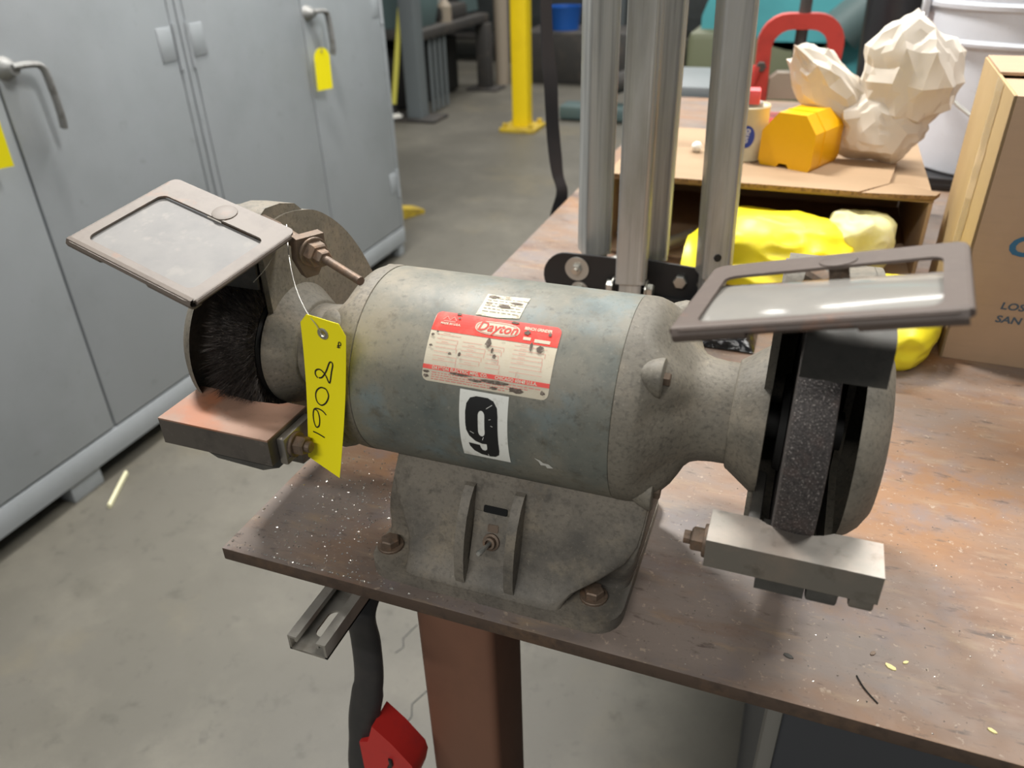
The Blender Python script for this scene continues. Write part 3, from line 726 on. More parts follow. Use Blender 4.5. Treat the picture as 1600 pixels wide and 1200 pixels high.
on_plate('red_band_window', fill_bm([[(0.0665, -0.0128), (0.0718, -0.0128), (0.0718, -0.0106), (0.0665, -0.0106)], [(0.0745, -0.0136), (0.0855, -0.0136), (0.0855, -0.0112), (0.0745, -0.0112)]]), cream, 0.0008, npl)
on_plate('stripe_lettering', shift(text_bm('DAYTON ELECTRIC MFG. CO.', 0.0030, 0, 0.00012, 0.92, spacing=1.12), 0.0070, -0.0417), cream, 0.0008, npl)
on_plate('stripe_lettering', shift(text_bm('CHICAGO 60648 U.S.A.', 0.0030, 0, 0.00012, 0.92, spacing=1.06), 0.0530, -0.0417), cream, 0.0008, npl)
# ruled boxes and fine print lines
lines = []
for r_ in range(7):
    y = -0.0175 - 0.0030 * r_
    for (xa, xb) in ((0.006, 0.024), (0.0255, 0.043), (0.0445, 0.057), (0.062, 0.085)):
        if random.random() < 0.85:
            xb2 = xb - random.uniform(0, 0.005)
            lines.append([(xa, y), (xb2, y)])
            if random.random() < 0.55: lines.append([(xb2, y), (xb2, y - 0.003)])
            if random.random() < 0.4: lines.append([(xa + 0.004, y + 0.0012), (xa + 0.009, y + 0.0012)])
lines += [[(0.055, -0.036), (0.055, -0.0385)], [(0.067, -0.036), (0.067, -0.0385)]]
on_plate('ruled_lines', stroke_bm(lines, 0.00022), line_red, 0.0006, npl)
fine = []
for k in range(4):
    y = -0.0440 - 0.0015 * k
    x = 0.007
    while x < 0.084 - 0.008 * k:
        l_ = random.uniform(0.0012, 0.004); fine.append([(x, y), (x + l_, y)]); x += l_ + 0.0008
on_plate('fine_print', stroke_bm(fine, 0.0006), line_red, 0.0006, npl)
def blotch(cx, cy, rx, ry, n=14):
    return [(cx + rx * math.cos(2 * PI * k / n) * random.uniform(0.6, 1.15), cy + ry * math.sin(2 * PI * k / n) * random.uniform(0.6, 1.15)) for k in range(n)]
bl = [blotch(0.0435, -0.0185, 0.0022, 0.0034), blotch(0.0475, -0.0235, 0.0009, 0.0022), blotch(0.0500, -0.0275, 0.0014, 0.0016), blotch(0.0180, -0.0300, 0.0012, 0.0012), blotch(0.0250, -0.0295, 0.0012, 0.0016),
      blotch(0.0025, -0.0185, 0.0014, 0.0012), blotch(0.0055, -0.0160, 0.0010, 0.0007), blotch(0.0030, -0.0260, 0.0016, 0.0009), blotch(0.0735, -0.0170, 0.0012, 0.0032), blotch(0.0800, -0.0180, 0.0026, 0.0026),
      blotch(0.0685, -0.0075, 0.0024, 0.0016), blotch(0.0840, -0.0068, 0.0014, 0.0014), blotch(0.0180, -0.0040, 0.0012, 0.0008), blotch(0.0030, -0.0440, 0.0026, 0.0010), blotch(0.0030, -0.0470, 0.0022, 0.0012),
      blotch(0.0270, -0.0428, 0.0100, 0.0009), blotch(0.0520, -0.0440, 0.0120, 0.0013), blotch(0.0680, -0.0470, 0.0060, 0.0020), blotch(0.0400, -0.0450, 0.0060, 0.0010), blotch(0.0530, -0.0480, 0.0030, 0.0011), blotch(0.0870, -0.0460, 0.0018, 0.0018), blotch(0.0170, -0.0008, 0.0020, 0.0009), blotch(0.058, -0.0012, 0.0040, 0.0009)]
for b_ in bl: on_plate('scraped_patch', fill_bm([b_]), wear_dark, 0.0010 + random.uniform(0, 0.00015), npl)
# old inspection sticker
bmi = fill_bm([[(0.0, 0.0), (0.008, -0.0006), (0.0312, 0.0008), (0.0300, -0.020), (0.014, -0.0218), (-0.0015, -0.0214), (0.0, -0.010)]])
ins = obj('inspection_sticker', wrap(bmi, -0.0090, 79.8, 0.0004), sticker_old, gr, smooth=0); ins['label'] = 'torn yellowed paper sticker'
st = []
for k in range(6):
    x = 0.002
    while x < 0.029:
        l_ = random.uniform(0.0015, 0.005); st.append([(x, -0.004 - 0.0027 * k), (x + l_, -0.004 - 0.0027 * k)]); x += l_ + 0.001
obj('fine_print', wrap(stroke_bm(st, 0.0004), -0.0090, 79.8, 0.0006), wear_dark, ins, smooth=0)
for b_ in (blotch(0.006, -0.003, 0.004, 0.0018), blotch(0.017, -0.0115, 0.006, 0.0018), blotch(0.024, -0.007, 0.005, 0.0012)):
    obj('scraped_patch', wrap(fill_bm([b_]), -0.0090, 79.8, 0.0008), wear_dark, ins, smooth=0)
# numeral sticker
NW, NH = 0.0352, math.radians(42.2) * RM
bmn = fill_bm([[(0, 0), (NW, 0), (NW, -NH), (0, -NH)]])
num = obj('number_sticker', wrap(bmn, -0.0090, 21.6, 0.0004), sticker_white, gr, smooth=0); num['label'] = 'white sticker with bold black 9'
o9 = [(.13, .28), (.15, .17), (.22, .09), (.35, .06), (.58, .06), (.70, .09), (.78, .17), (.80, .28), (.80, .80), (.78, .88), (.70, .93), (.58, .945), (.40, .93), (.26, .88), (.18, .80), (.165, .745),
      (.40, .755), (.41, .80), (.44, .84), (.50, .845), (.54, .82), (.55, .78), (.55, .72), (.45, .725), (.32, .70), (.20, .63), (.14, .54), (.13, .45)]
h9 = []
for k in range(9): a = PI * k / 8; h9.append((.46 + .07 * math.cos(a), .305 - .068 * math.sin(a)))
for k in range(9): a = PI + PI * k / 8; h9.append((.46 + .07 * math.cos(a), .535 - .068 * math.sin(a)))
bm9 = fill_bm([[(p[0] * NW, -p[1] * NH) for p in o9], [(p[0] * NW, -p[1] * NH) for p in h9]])
obj('numeral', wrap(bm9, -0.0090, 21.6, 0.0007), ink, num, smooth=0)
sc_ = [[(.47, .66), (.50, .61)], [(.22, .55), (.30, .575)], [(.56, .20), (.68, .14)], [(.62, .34), (.66, .33)], [(.66, .42), (.70, .43)], [(.55, .9), (.56, .94)]]
obj('scratches', wrap(stroke_bm([[(p[0] * NW, -p[1] * NH) for p in l_] for l_ in sc_], 0.00035), -0.0090, 21.6, 0.0009), sticker_white, num, smooth=0)
bms = fill_bm([[(0.0, 0.0), (0.004, -0.0015), (0.006, -0.0035), (0.010, -0.004), (0.013, -0.0075), (0.0085, -0.0085), (0.0075, -0.006), (0.004, -0.0065), (0.003, -0.003)]])
obj('paint_scrape', wrap(bms, 0.0445, -12.4, 0.0004), white_scrape, gr, smooth=0)

# ------------------------------------------------------------------ tags
def tag_outline(w, h, c):
    return [(-w / 2 + c, 0), (w / 2 - c, 0), (w / 2, -c * 1.45), (w / 2, -h), (-w / 2, -h), (-w / 2, -c * 1.45)]
TW, TH = 0.0365, 0.1270
def place_flat(bm, mtx, lift=0.0):
    for v in bm.verts: v.co.z += lift
    bm.transform(mtx); return bm
def frame(xdir, ydir):
    x = Vector(xdir).normalized(); y = Vector(ydir); y = (y - x * y.dot(x)).normalized(); z = x.cross(y)
    m = Matrix((x, y, z)).transposed().to_4x4(); return m
tg_o = thing('lot_tag', 'yellow hanging lot tag reading 1908 wired to the grinder', 'tag', (-0.293, 0.4000, 1.082))
FT = frame((1.0, -0.02, -0.14), (0.135, 0.04, 1.0))
bm = fill_bm([tag_outline(TW, TH, 0.0055), [(0.0028 * math.cos(2 * PI * k / 16), -0.0115 + 0.0028 * math.sin(2 * PI * k / 16)) for k in range(16)]])
ext = bmesh.ops.extrude_face_region(bm, geom=bm.faces[:])
bmesh.ops.translate(bm, verts=[g for g in ext['geom'] if isinstance(g, bmesh.types.BMVert)], vec=(0, 0, 0.0004))
slice_v(bm, 0.008)
def bend(bm):
    for v in bm.verts:
        k = max(0.0, -v.co.y) / TH
        a = math.radians(17) * k
        x, z = v.co.x, v.co.z
        v.co.x = x * math.cos(a) - z * math.sin(a) * -1; v.co.z = x * math.sin(a) + z * math.cos(a) - 0.003 * math.sin(PI * k)
    return bm
bend(bm); bm.transform(FT)
obj('card', bm, tag_yellow, tg_o, smooth=50)
bm = new_bm(); add_lathe(bm, [(-0.0004, 0.0024), (-0.0004, 0.0044), (0.0010, 0.0044), (0.0014, 0.0036), (0.0012, 0.0024), (-0.0004, 0.0024)], 'z', (0, -0.0115, 0.0), 20); bend(bm).transform(FT); obj('eyelet', bm, bright_metal, tg_o)
def tp_(x, y): return ((x - 180) / 290 * TW, -(y - 105) / 1035 * TH + (x - 180) / 290 * 0.006)
strokes = [
    [(128, 510), (112, 490), (115, 462), (140, 447), (165, 457), (190, 487), (213, 527), (228, 445), (237, 398), (228, 380), (213, 390), (190, 450), (160, 498), (135, 508)],
    [(185, 575), (150, 572), (118, 600), (107, 640), (118, 682), (150, 698), (185, 672), (205, 620), (190, 580), (170, 570)],
    [(188, 758), (160, 737), (120, 730), (92, 745), (84, 790), (92, 840), (110, 868), (132, 850), (136, 800), (122, 752), (102, 742)],
    [(82, 908), (130, 912), (180, 922)]]
bm = stroke_bm([smooth_line([tp_(*p) for p in s_], 4) for s_ in strokes], 0.00115)
place_flat(bm, Matrix.Identity(4), 0.0007); bend(bm).transform(FT); obj('handwriting', bm, ink, tg_o, smooth=0)
bm = stroke_bm([smooth_line([tp_(*p) for p in [(278, 278), (280, 240), (292, 240), (292, 258), (270, 262)]], 3), [tp_(268, 272), tp_(290, 272)]], 0.0008)
place_flat(bm, Matrix.Identity(4), 0.0007); bend(bm).transform(FT); obj('handwriting', bm, ink, tg_o, smooth=0)
# wire from the shield clamp down to the eyelet
wp = [(-0.345, 0.447, 1.128), (-0.341, 0.440, 1.122), (-0.331, 0.425, 1.108), (-0.318, 0.410, 1.096), (-0.307, 0.402, 1.085), (-0.2985, 0.399, 1.0775), (-0.2950, 0.3980, 1.0725), (-0.2940, 0.4005, 1.0690)]
b0 = Vector(tg_o.location)
bm = new_bm(); add_tube(bm, smooth_line([Vector(p) - b0 for p in wp], 5), 0.00042, 6)
add_tube(bm, smooth_line([Vector(p) - b0 for p in [(-0.345, 0.447, 1.128), (-0.346, 0.438, 1.118), (-0.351, 0.425, 1.104), (-0.357, 0.414, 1.095)]], 4), 0.0003, 6)
obj('wire', bm, bright_metal, tg_o)

# ------------------------------------------------------------------ loose bits on the bench
def chip_stuff(name, n, dist, m, smin, smax, label, cat):
    bm = new_bm()
    for i in range(n):
        x, y = dist()
        s_ = random.uniform(smin, smax); a = random.uniform(0, 2 * PI)
        pts = [Vector((x + s_ * random.uniform(.5, 1) * math.cos(a + k * 2.1), y + s_ * random.uniform(.4, 1) * math.sin(a + k * 2.1), TOP + 0.0002)) for k in range(3)]
        tip = Vector((x, y, TOP + s_ * random.uniform(.3, .9)))
        vs = [bm.verts.new(p) for p in pts]; t = bm.verts.new(tip)
        for k in range(3): bm.faces.new((vs[k], vs[(k + 1) % 3], t))
    o = obj(name, bm, m, smooth=0); o['kind'] = 'stuff'; tag(o, label, cat); return o
def d_left():
    return min(-0.21, max(-0.412, random.gauss(-0.325, 0.045))), max(0.38, random.gauss(0.445, 0.055))
def d_right():
    return random.uniform(-0.06, 0.6), 0.379 + abs(random.gauss(0, 0.2))
chip_stuff('metal_shavings', 700, d_left, chip_silver, 0.0006, 0.0019, 'silver grinding grit scattered on the bench corner below the wire wheel', 'grit')
chip_stuff('grinding_crumbs', 300, d_right, chip_silver, 0.0005, 0.0013, 'fine bright grit scattered on the bench right of the grinder', 'grit')
def flake(x, y, s_, label, m=flake_cream, rot=0.0):
    bm = new_bm()
    pl = [(s_ * 1.0 * math.cos(a) * random.uniform(.8, 1.1), s_ * .5 * math.sin(a) * random.uniform(.8, 1.1)) for a in [2 * PI * k / 7 for k in range(7)]]
    add_prism(bm, pl, 'z', 0.0, 0.0008)
    tag(obj('paint_flake', bm, m, smooth=0, loc=(x, y, TOP), rot=(0, 0, rot)), label, 'paint flake')
flake(0.1085, 0.4275, 0.0042, 'largest cream paint flake, in the cluster near the bench front', rot=-0.5)
flake(0.1185, 0.4350, 0.0022, 'small squarish cream flake just behind the largest flake', rot=0.6)
flake(0.0975, 0.4360, 0.0030, 'orange brown flake at the end of the flake cluster', bolt_rust, rot=0.9)
flake(0.1665, 0.3955, 0.0030, 'pale flake lying alone close to the bench front edge', rot=-0.4)
flake(0.1930, 0.4280, 0.0028, 'pale flake lying alone furthest from the grinder', rot=-0.9)
flake(0.0415, 0.4140, 0.0036, 'dark grey flake on the bench beneath the right tool rest', dark_iron, rot=-0.3)
bm = new_bm(); add_tube(bm, smooth_line([(0.0865, 0.4120, TOP + 0.0006), (0.0900, 0.4045, TOP + 0.0008), (0.0945, 0.3985, TOP + 0.0006), (0.0995, 0.3930, TOP + 0.0006)], 5), 0.0005, 6)
tag(obj('wire_snippet', bm, black_iron), 'short dark curved wire snippet near bench front edge', 'wire')

# ------------------------------------------------------------------ folded stand behind the grinder
stand = thing('folding_stand', 'folded galvanised square tube stand with black pivot bracket behind the grinder', 'stand', (-0.18, 1.0, TOP))
def square_leg(x, y, z0, yaw, lean, name='leg', L=1.25, s_=0.038):
    bm = new_bm()
    o_ = rrect(s_, s_, 0.004, 3); i_ = rrect(s_ - 0.005, s_ - 0.005, 0.002, 3)
    hole_plate(bm, o_, i_, 0.0, L)
    # thin seam ridges along the tube so the light streaks
    mt = Matrix.Translation((x + 0.18, y - 1.0, z0 - TOP)) @ Matrix.Rotation(lean[0], 4, 'X') @ Matrix.Rotation(lean[1], 4, 'Y') @ Matrix.Rotation(yaw, 4, 'Z')
    bm.transform(mt)
    lg = obj(name, bm, galv, stand)
    for ex, ey in ((0.36, -0.5), (0.5, -0.30)):
        bm = new_bm(); add_box(bm, (ex * s_, ey * s_, L / 2), (0.0032, 0.0032, L - 0.01), 0.0012); bm.transform(mt); obj('raised_seam', bm, zinc, lg)
    return lg, mt
lgA, mA = square_leg(-0.262, 1.005, TOP + 0.052, 0.62, (0.0, 0.0))
lgB, mB = square_leg(-0.196, 0.945, TOP + 0.042, 0.20, (0.0, 0.0), s_=0.039)
lgC, mC = square_leg(-0.181, 1.012, TOP + 0.050, 0.35, (0.0, 0.0), s_=0.036)
lgE, mE = square_leg(-0.093, 0.965, TOP + 0.055, 0.42, (0.0, -0.022))
for (mm, lg, z) in ((mB, lgB, 0.0), (mE, lgE, 0.0), (mA, lgA, 0.0)):
    bm = new_bm(); add_box(bm, (0, 0, -0.0155), (0.029, 0.029, 0.05), 0.002); bm.transform(mm); obj('inner_tube', bm, galv, lg)
bm = new_bm()
bm2 = new_bm(); add_lathe(bm2, [(0, 0), (0, 0.0048), (0.0012, 0.0048), (0.0012, 0)], 'y', (-0.002, -0.0204, 0.028), 16); bm2.transform(mE); obj('pin_hole', bm2, black_iron, lgE); bm.free()
# black bracket: rounded ear plates joined by a cross channel
bm = new_bm()
def ear(cx, cz, r_, x1_):
    pts = [(cx + r_ * math.cos(a), cz + r_ * math.sin(a)) for a in [math.radians(90 + 180 * k / 14) for k in range(15)]]
    return pts + [(x1_, cz - r_), (x1_, cz + r_)]
add_prism(bm, ear(-0.105, 0.034, 0.033, -0.030), 'y', -0.052, -0.048); bevel_all(bm, 0.001, 1, 40)
obj('pivot_bracket', bm, black_paint, stand)
bm = new_bm(); add_prism(bm, [(-0.030, 0.001), (0.10, 0.001), (0.10, 0.052), (-0.030, 0.060)], 'y', -0.024, -0.020); add_prism(bm, [(-0.030, -0.050), (-0.026, -0.050), (-0.026, -0.02), (-0.030, -0.02)], 'z', 0.0, 0.06); add_box(bm, (0.02, -0.005, 0.005), (0.10, 0.05, 0.008), 0.001)
obj('pivot_bracket', bm, black_paint, stand)
for (x, z, wr) in ((-0.090, 0.047, 0.0165), (-0.086, 0.0170, 0.0120)):
    bm = new_bm(); add_lathe(bm, [(-0.0525, 0), (-0.0525, wr), (-0.0545, wr), (-0.0545, 0)], 'y', (x, 0, z), 28); wsh = obj('washer', bm, zinc, stand)
    bm = new_bm(); add_hex(bm, (x, -0.0545, z), (0, -1, 0), 0.0075, 0.006); add_lathe(bm, [(-0.060, 0.0), (-0.060, 0.004), (-0.066, 0.0036), (-0.066, 0)], 'y', (x, 0, z), 14); obj('bolt_head', bm, bright_metal, wsh, 25)
for (x, z, r_) in ((0.045, 0.034, 0.0095), (0.071, 0.034, 0.004)):
    bm = new_bm(); add_hex(bm, (x, -0.0245, z), (0, -1, 0), r_, 0.007); obj('bolt_head', bm, bright_metal, stand, 25)
for x in (-0.037, 0.006):
    bm = new_bm(); add_hex(bm, (x, -0.058, 0.030), (-1 if x < 0 else 1, 0, 0), 0.009, 0.008, 0.002, 0.0135); obj('bolt_head', bm, bright_metal, stand, 25)
bm = new_bm(); add_tube(bm, [(-0.075, 0.03, 0.02), (0.03, 0.17, 0.03)], 0.009, 12); obj('cross_rod', bm, zinc, stand)
# black stretch film bundle beside it
bm = new_bm()
def filmf(p, q):
    x = -0.135 + 0.11 * p; y = 0.86 + 0.11 * q
    e = math.sin(PI * p) * math.sin(PI * q)
    return Vector((x, y, TOP + 0.002 + 0.036 * e ** 0.5 + 0.010 * noise.noise(Vector((x * 40, y * 120, 0))) * e))
V = add_grid(bm, 26, 26, filmf)
tag(obj('stretch_film', bm, wrap_film, smooth=60), 'crumpled glossy black plastic film lying between stand and right wheel', 'plastic film')

# ------------------------------------------------------------------ cardboard box on the right
bx = thing('cardboard_box', 'tall brown cardboard box with blue lettering and clear tape on corner', 'box', (0.1795, 0.921, TOP), (0, 0, math.radians(-1.6)))
BW, BD, BH = 0.42, 0.262, 0.292
t = 0.004
def pan(name, c, s_, m): return box_obj(name, c, s_, m, bx, 0.001)
pf = pan('front_panel', (BW / 2, t / 2, BH / 2), (BW, t, BH), kraft)
pan('side_panel', (t / 2, BD / 2, BH / 2), (t, BD, BH), kraft_side)
pan('side_panel', (BW - t / 2, BD / 2, BH / 2), (t, BD, BH), kraft_side)
pan('back_panel', (BW / 2, BD - t / 2, BH / 2), (BW, t, BH), kraft)
pan('bottom_panel', (BW / 2, BD / 2, t / 2), (BW - 0.01, BD - 0.01, t), kraft)
box_obj('top_flap', (BW / 2, BD * 0.26, BH - 0.006), (BW - 0.012, BD * 0.47, t), kraft, bx, 0.001)
box_obj('top_flap', (BW / 2, BD * 0.745, BH + 0.0005), (BW - 0.004, BD * 0.49, t), kraft, bx, 0.001)
bm = new_bm()
def tapef(p, q): return Vector((-0.0012 - 0.0006 * noise.noise(Vector((q * 30, p * 9, 0))), 0.070 + 0.048 * p + 0.006 * noise.noise(Vector((q * 14, 3, 0))), BH - 0.190 * q))
add_grid(bm, 6, 30, tapef); obj('packing_tape', bm, clear_tape, bx)
def on_front(bm, x, z, m, name):
    for v in bm.verts: v.co = Vector((v.co.x + x, -0.0006, v.co.y + z))
    return obj(name, bm, m, pf, smooth=0)
on_front(text_bm('CO', 0.0300, 0.12, 0.0010, 1.20), 0.0335, 0.1316, print_blue, 'lettering')
on_front(text_bm('LOS ANGELES', 0.0115, 0.12, 0.0003, 1.15), 0.0450, 0.0690, print_grey, 'lettering')
on_front(text_bm('SAN DIEGO', 0.0115, 0.12, 0.0003, 1.15), 0.0440, 0.0530, print_grey, 'lettering')
# ------------------------------------------------------------------ open carton with loose sheet on top
oc = thing('open_carton', 'open cardboard carton on its side holding yellow rainwear', 'box', (-0.06, 1.14, TOP))
CW, CD, CH = 0.45, 0.34, 0.118
def pc_(name, c, s_, m, rot=None): return box_obj(name, c, s_, m, oc, 0.001, rot)
pc_('top_panel', (0.0, CD / 2, CH), (CW, CD, 0.005), kraft_light)
pc_('bottom_panel', (0.0, CD / 2, 0.003), (CW, CD, 0.005), kraft)
pc_('side_panel', (-CW / 2 + 0.003, CD / 2, CH / 2), (0.005, CD, CH - 0.006), kraft)
pc_('side_panel', (CW / 2 - 0.003, CD / 2, CH / 2), (0.005, CD, CH - 0.006), kraft)
pc_('back_panel', (0.0, CD - 0.003, CH / 2), (CW - 0.012, 0.005, CH - 0.006), kraft)
sh = thing('cardboard_sheet', 'flat tan cardboard sheet lying on the open carton', 'cardboard', (-0.04, 1.13, TOP + CH + 0.0035))
bm = new_bm(); add_prism(bm, [(-0.235, 0.0), (0.110, 0.0), (0.150, 0.05), (0.165, 0.165), (-0.20, 0.185)], 'z', 0.0, 0.0055); s1 = obj('sheet', bm, kraft_light, sh, smooth=0, extra=(corrug,))
for p in s1.data.polygons:
    if abs(p.normal.z) < 0.5: p.material_index = 1
bm = new_bm(); add_prism(bm, [(0.113, -0.004), (0.205, 0.006), (0.212, 0.024), (0.180, 0.040), (0.172, 0.055), (0.152, 0.050)], 'z', 0.0, 0.0055); s2_ = obj('torn_flap', bm, kraft_light, sh, smooth=0, extra=(corrug,))
for p in s2_.data.polygons:
    if abs(p.normal.z) < 0.5: p.material_index = 1

# yellow rainwear spilling from the carton
rw = thing('raincoat', 'bright yellow folded raincoat spilling from the open carton', 'raincoat', (-0.03, 1.05, TOP))
def blob(fn, nu, nv, name, m, parent, smooth=60):
    bm = new_bm(); add_grid(bm, nu, nv, fn); return obj(name, bm, m, parent, smooth)
def soft(name, c, sz, seed, amp, fr, m, rot=(0, 0, 0), p_=2.6):
    bm = new_bm(); bmesh.ops.create_icosphere(bm, subdivisions=5, radius=1.0)
    off = Vector((seed, seed * 1.7, seed * 0.4))
    for v in bm.verts:
        n_ = v.co.normalized()
        k = (abs(n_.x) ** p_ + abs(n_.y) ** p_ + abs(n_.z) ** p_) ** (-1 / p_)
        w = noise.noise(n_ * fr + off)
        f = 1 - abs(noise.noise(n_ * fr * 1.9 + off * 1.3))
        k *= 1 + amp * (0.9 * w + 0.30 * (f ** 4 - 0.4))
        v.co = Vector((n_.x * sz[0] * k, n_.y * sz[1] * k, n_.z * sz[2] * k))
    bm.transform(Matrix.Translation(Vector(c)) @ Euler(rot).to_matrix().to_4x4())
    for v in bm.verts: v.co.z = max(v.co.z, 0.0065 if v.co.y > 0.085 else 0.0005)
    return obj(name, bm, m, rw, 70)
soft('body', (0.004, 0.050, 0.044), (0.103, 0.085, 0.052), 2.2, 0.20, 1.3, fabric_yellow)
soft('sleeve', (0.148, -0.105, 0.030), (0.058, 0.095, 0.036), 6.4, 0.15, 1.2, fabric_yellow, (0, 0, -0.12))
bm = new_bm()
def wing(p, q): return Vector((-0.075 - 0.042 * p, 0.045 - 0.07 * q + 0.01 * p, 0.088 - 0.030 * p - 0.055 * q * q + 0.006 * math.sin(p * 5 + q * 3)))
A = add_grid(bm, 12, 12, wing); B = add_grid(bm, 12, 12, lambda p, q: wing(p, q) - Vector((0, 0, 0.0018)))
for line in ([(A[0][i], B[0][i]) for i in range(13)], [(A[12][i], B[12][i]) for i in range(13)], [(A[j][0], B[j][0]) for j in range(13)], [(A[j][12], B[j][12]) for j in range(13)]):
    for (p, q), (p2, q2) in zip(line, line[1:]): bm.faces.new((p, p2, q2, q))
obj('folded_flap', bm, fabric_yellow, rw)
bm = new_bm(); add_tube(bm, [(0.140, -0.180, 0.022), (0.124, -0.204, 0.018), (0.116, -0.214, 0.017)], [0.022, 0.018, 0.0165], 14, 0.8, caps=False); obj('cuff', bm, fabric_yellow, rw)
ln_ = soft('lining', (0.107, 0.075, 0.055), (0.046, 0.040, 0.046), 9.1, 0.28, 1.2, fabric_pale, (0.2, 0.3, 0.4)); ln_['label'] = 'pale crumpled coat lining'
bm = new_bm(); add_lathe(bm, [(0, 0), (0.0, 0.006), (0.003, 0.005), (0.004, 0)], 'y', (-0.062, -0.032, 0.070), 12)
bmesh.ops.transform(bm, matrix=Matrix.Rotation(0, 4, 'X'), verts=bm.verts[:]); obj('snap_button', bm, white_ball, rw)

# items standing on the sheet
ZS = TOP + CH + 0.009
jug = thing('plastic_case', 'amber yellow plastic case with chamfered top on the cardboard sheet', 'case', (-0.034, 1.222, ZS), (0, 0, math.radians(-24)))
bm = new_bm()
pf_ = [(-0.038, 0.0), (-0.012, 0.0), (-0.008, 0.006), (0.004, 0.006), (0.008, 0.0), (0.038, 0.0), (0.042, 0.008), (0.042, 0.054), (0.024, 0.078), (-0.018, 0.078), (-0.041, 0.050), (-0.042, 0.008)]
add_prism(bm, pf_, 'y', 0.0, 0.090); bevel_all(bm, 0.004, 3, 25); obj('body', bm, jug_yellow, jug)
bm = new_bm(); add_prism(bm, [(p[0] * 1.02, p[1] * 1.01) for p in pf_], 'y', 0.028, 0.033); bevel_all(bm, 0.0015, 2, 25); obj('seam_rib', bm, jug_yellow, jug)

can = thing('tin_can', 'cream tin can with round blue logo beside the yellow case', 'can', (-0.098, 1.272, ZS))
bm = new_bm(); add_lathe(bm, [(0.0, 0.0), (0.0, 0.032), (0.002, 0.0335), (0.004, 0.0325), (0.076, 0.0325), (0.078, 0.0335), (0.080, 0.032), (0.077, 0.030), (0.077, 0.0)], 'z', (0, 0, 0), 40)
obj('can_body', bm, can_cream, can)
bm = new_bm(); add_lathe(bm, [(0.078, 0.0), (0.078, 0.022), (0.083, 0.021), (0.083, 0.0)], 'z', (0, 0, 0), 30); obj('lid', bm, tin, can)
def on_can(bm, a_c, z_c, r_, m, name):
    slice_v(bm, 0.5)
    ys = bm.verts[:]
    for v in ys:
        a = a_c + v.co.x / 0.0325
        v.co = Vector((r_ * math.cos(a), r_ * math.sin(a), z_c + v.co.y))
    return obj(name, bm, m, can, smooth=0)
def vslices(bm, step):
    x = -0.03
    while x < 0.03:
        bmesh.ops.bisect_plane(bm, geom=bm.verts[:] + bm.edges[:] + bm.faces[:], plane_co=(x, 0, 0), plane_no=(1, 0, 0)); x += step
    return bm
on_can(vslices(fill_bm([oval(0, 0, 0.0125, 0.0165, 30, 2.0)]), 0.003), math.radians(-82), 0.038, 0.0329, can_blue, 'logo')
bmz = text_bm('ono', 0.0135, 0.0, 0.0004, 1.0, 'CENTER')
bmesh.ops.transform(bmz, matrix=Matrix.Translation((0.0035, 0.001, 0)) @ Matrix.Rotation(math.radians(80), 4, 'Z'), verts=bmz.verts[:])
on_can(bmz, math.radians(-82), 0.038, 0.0332, can_white, 'logo_lettering')
bm = new_bm(); add_box(bm, (0, 0, 0.010), (0.046, 0.03, 0.020), 0.002)
tag(obj('red_card_box', bm, pink_red, loc=(-0.105, 1.262, ZS + 0.083), rot=(0, 0, 0.1)), 'small coral red carton lying on top of the cream can', 'carton')

# crumpled paper bag
def crumple(name, c, sz, seed, j1, j2, parent, m, rot=(0, 0, 0), tips=()):
    """crushed paper: coarse facets pushed in and out at random, then a finer set of folds inside each facet"""
    rnd = random.Random(seed)
    bm = new_bm(); bmesh.ops.create_icosphere(bm, subdivisions=2, radius=1.0)
    for v in bm.verts:
        n_ = v.co.normalized()
        k = 1 + rnd.uniform(-j1, j1 * 0.7)
        for d_, a_, w_ in tips:
            k *= 1 + a_ * max(0.0, n_.dot(Vector(d_).normalized()) - w_) / (1 - w_)
        v.co = n_ * k + Vector((rnd.uniform(-.09, .09), rnd.uniform(-.09, .09), rnd.uniform(-.09, .09)))
    bmesh.ops.subdivide_edges(bm, edges=bm.edges[:], cuts=1, use_grid_fill=True)
    for v in bm.verts: v.co *= 1 + rnd.uniform(-j2, j2)
    bmesh.ops.subdivide_edges(bm, edges=bm.edges[:], cuts=1, use_grid_fill=True)
    for v in bm.verts: v.co *= 1 + rnd.uniform(-j2, j2) * 0.35
    for v in bm.verts: v.co = Vector((v.co.x * sz[0], v.co.y * sz[1], v.co.z * sz[2]))
    bm.transform(Matrix.Translation(Vector(c)) @ Euler(rot).to_matrix().to_4x4())
    for v in bm.verts: v.co.z = max(v.co.z, 0.0)
    return obj(name, bm, m, parent, smooth=14)
bag = thing('paper_bag', 'crumpled white paper bag standing on the cardboard sheet', 'paper bag', (0.111, 1.316, ZS))
crumple('bag_body', (0.004, 0.0, 0.116), (0.068, 0.054, 0.076), 5, 0.15, 0.075, bag, paper, (0.0, 0.0, 0.2), (((-0.35, 0, 1), 0.42, 0.72), ((1, 0, 0.2), 0.12, 0.7)))
crumple('bag_neck', (-0.100, -0.006, 0.100), (0.040, 0.036, 0.086), 23, 0.17, 0.075, bag, paper, (0.0, -0.85, 0.1))
crumple('bag_fold', (-0.020, -0.010, 0.050), (0.064, 0.046, 0.058), 35, 0.16, 0.075, bag, paper)

bm = new_bm(); bmesh.ops.create_icosphere(bm, subdivisions=3, radius=0.0085)
for v in bm.verts: v.co *= 1 + 0.12 * noise.noise(v.co * 200)
tag(obj('white_ball', bm, white_ball, loc=(-0.171, 1.285, ZS + 0.008)), 'small white ball on cardboard sheet seen between the stand legs', 'ball')
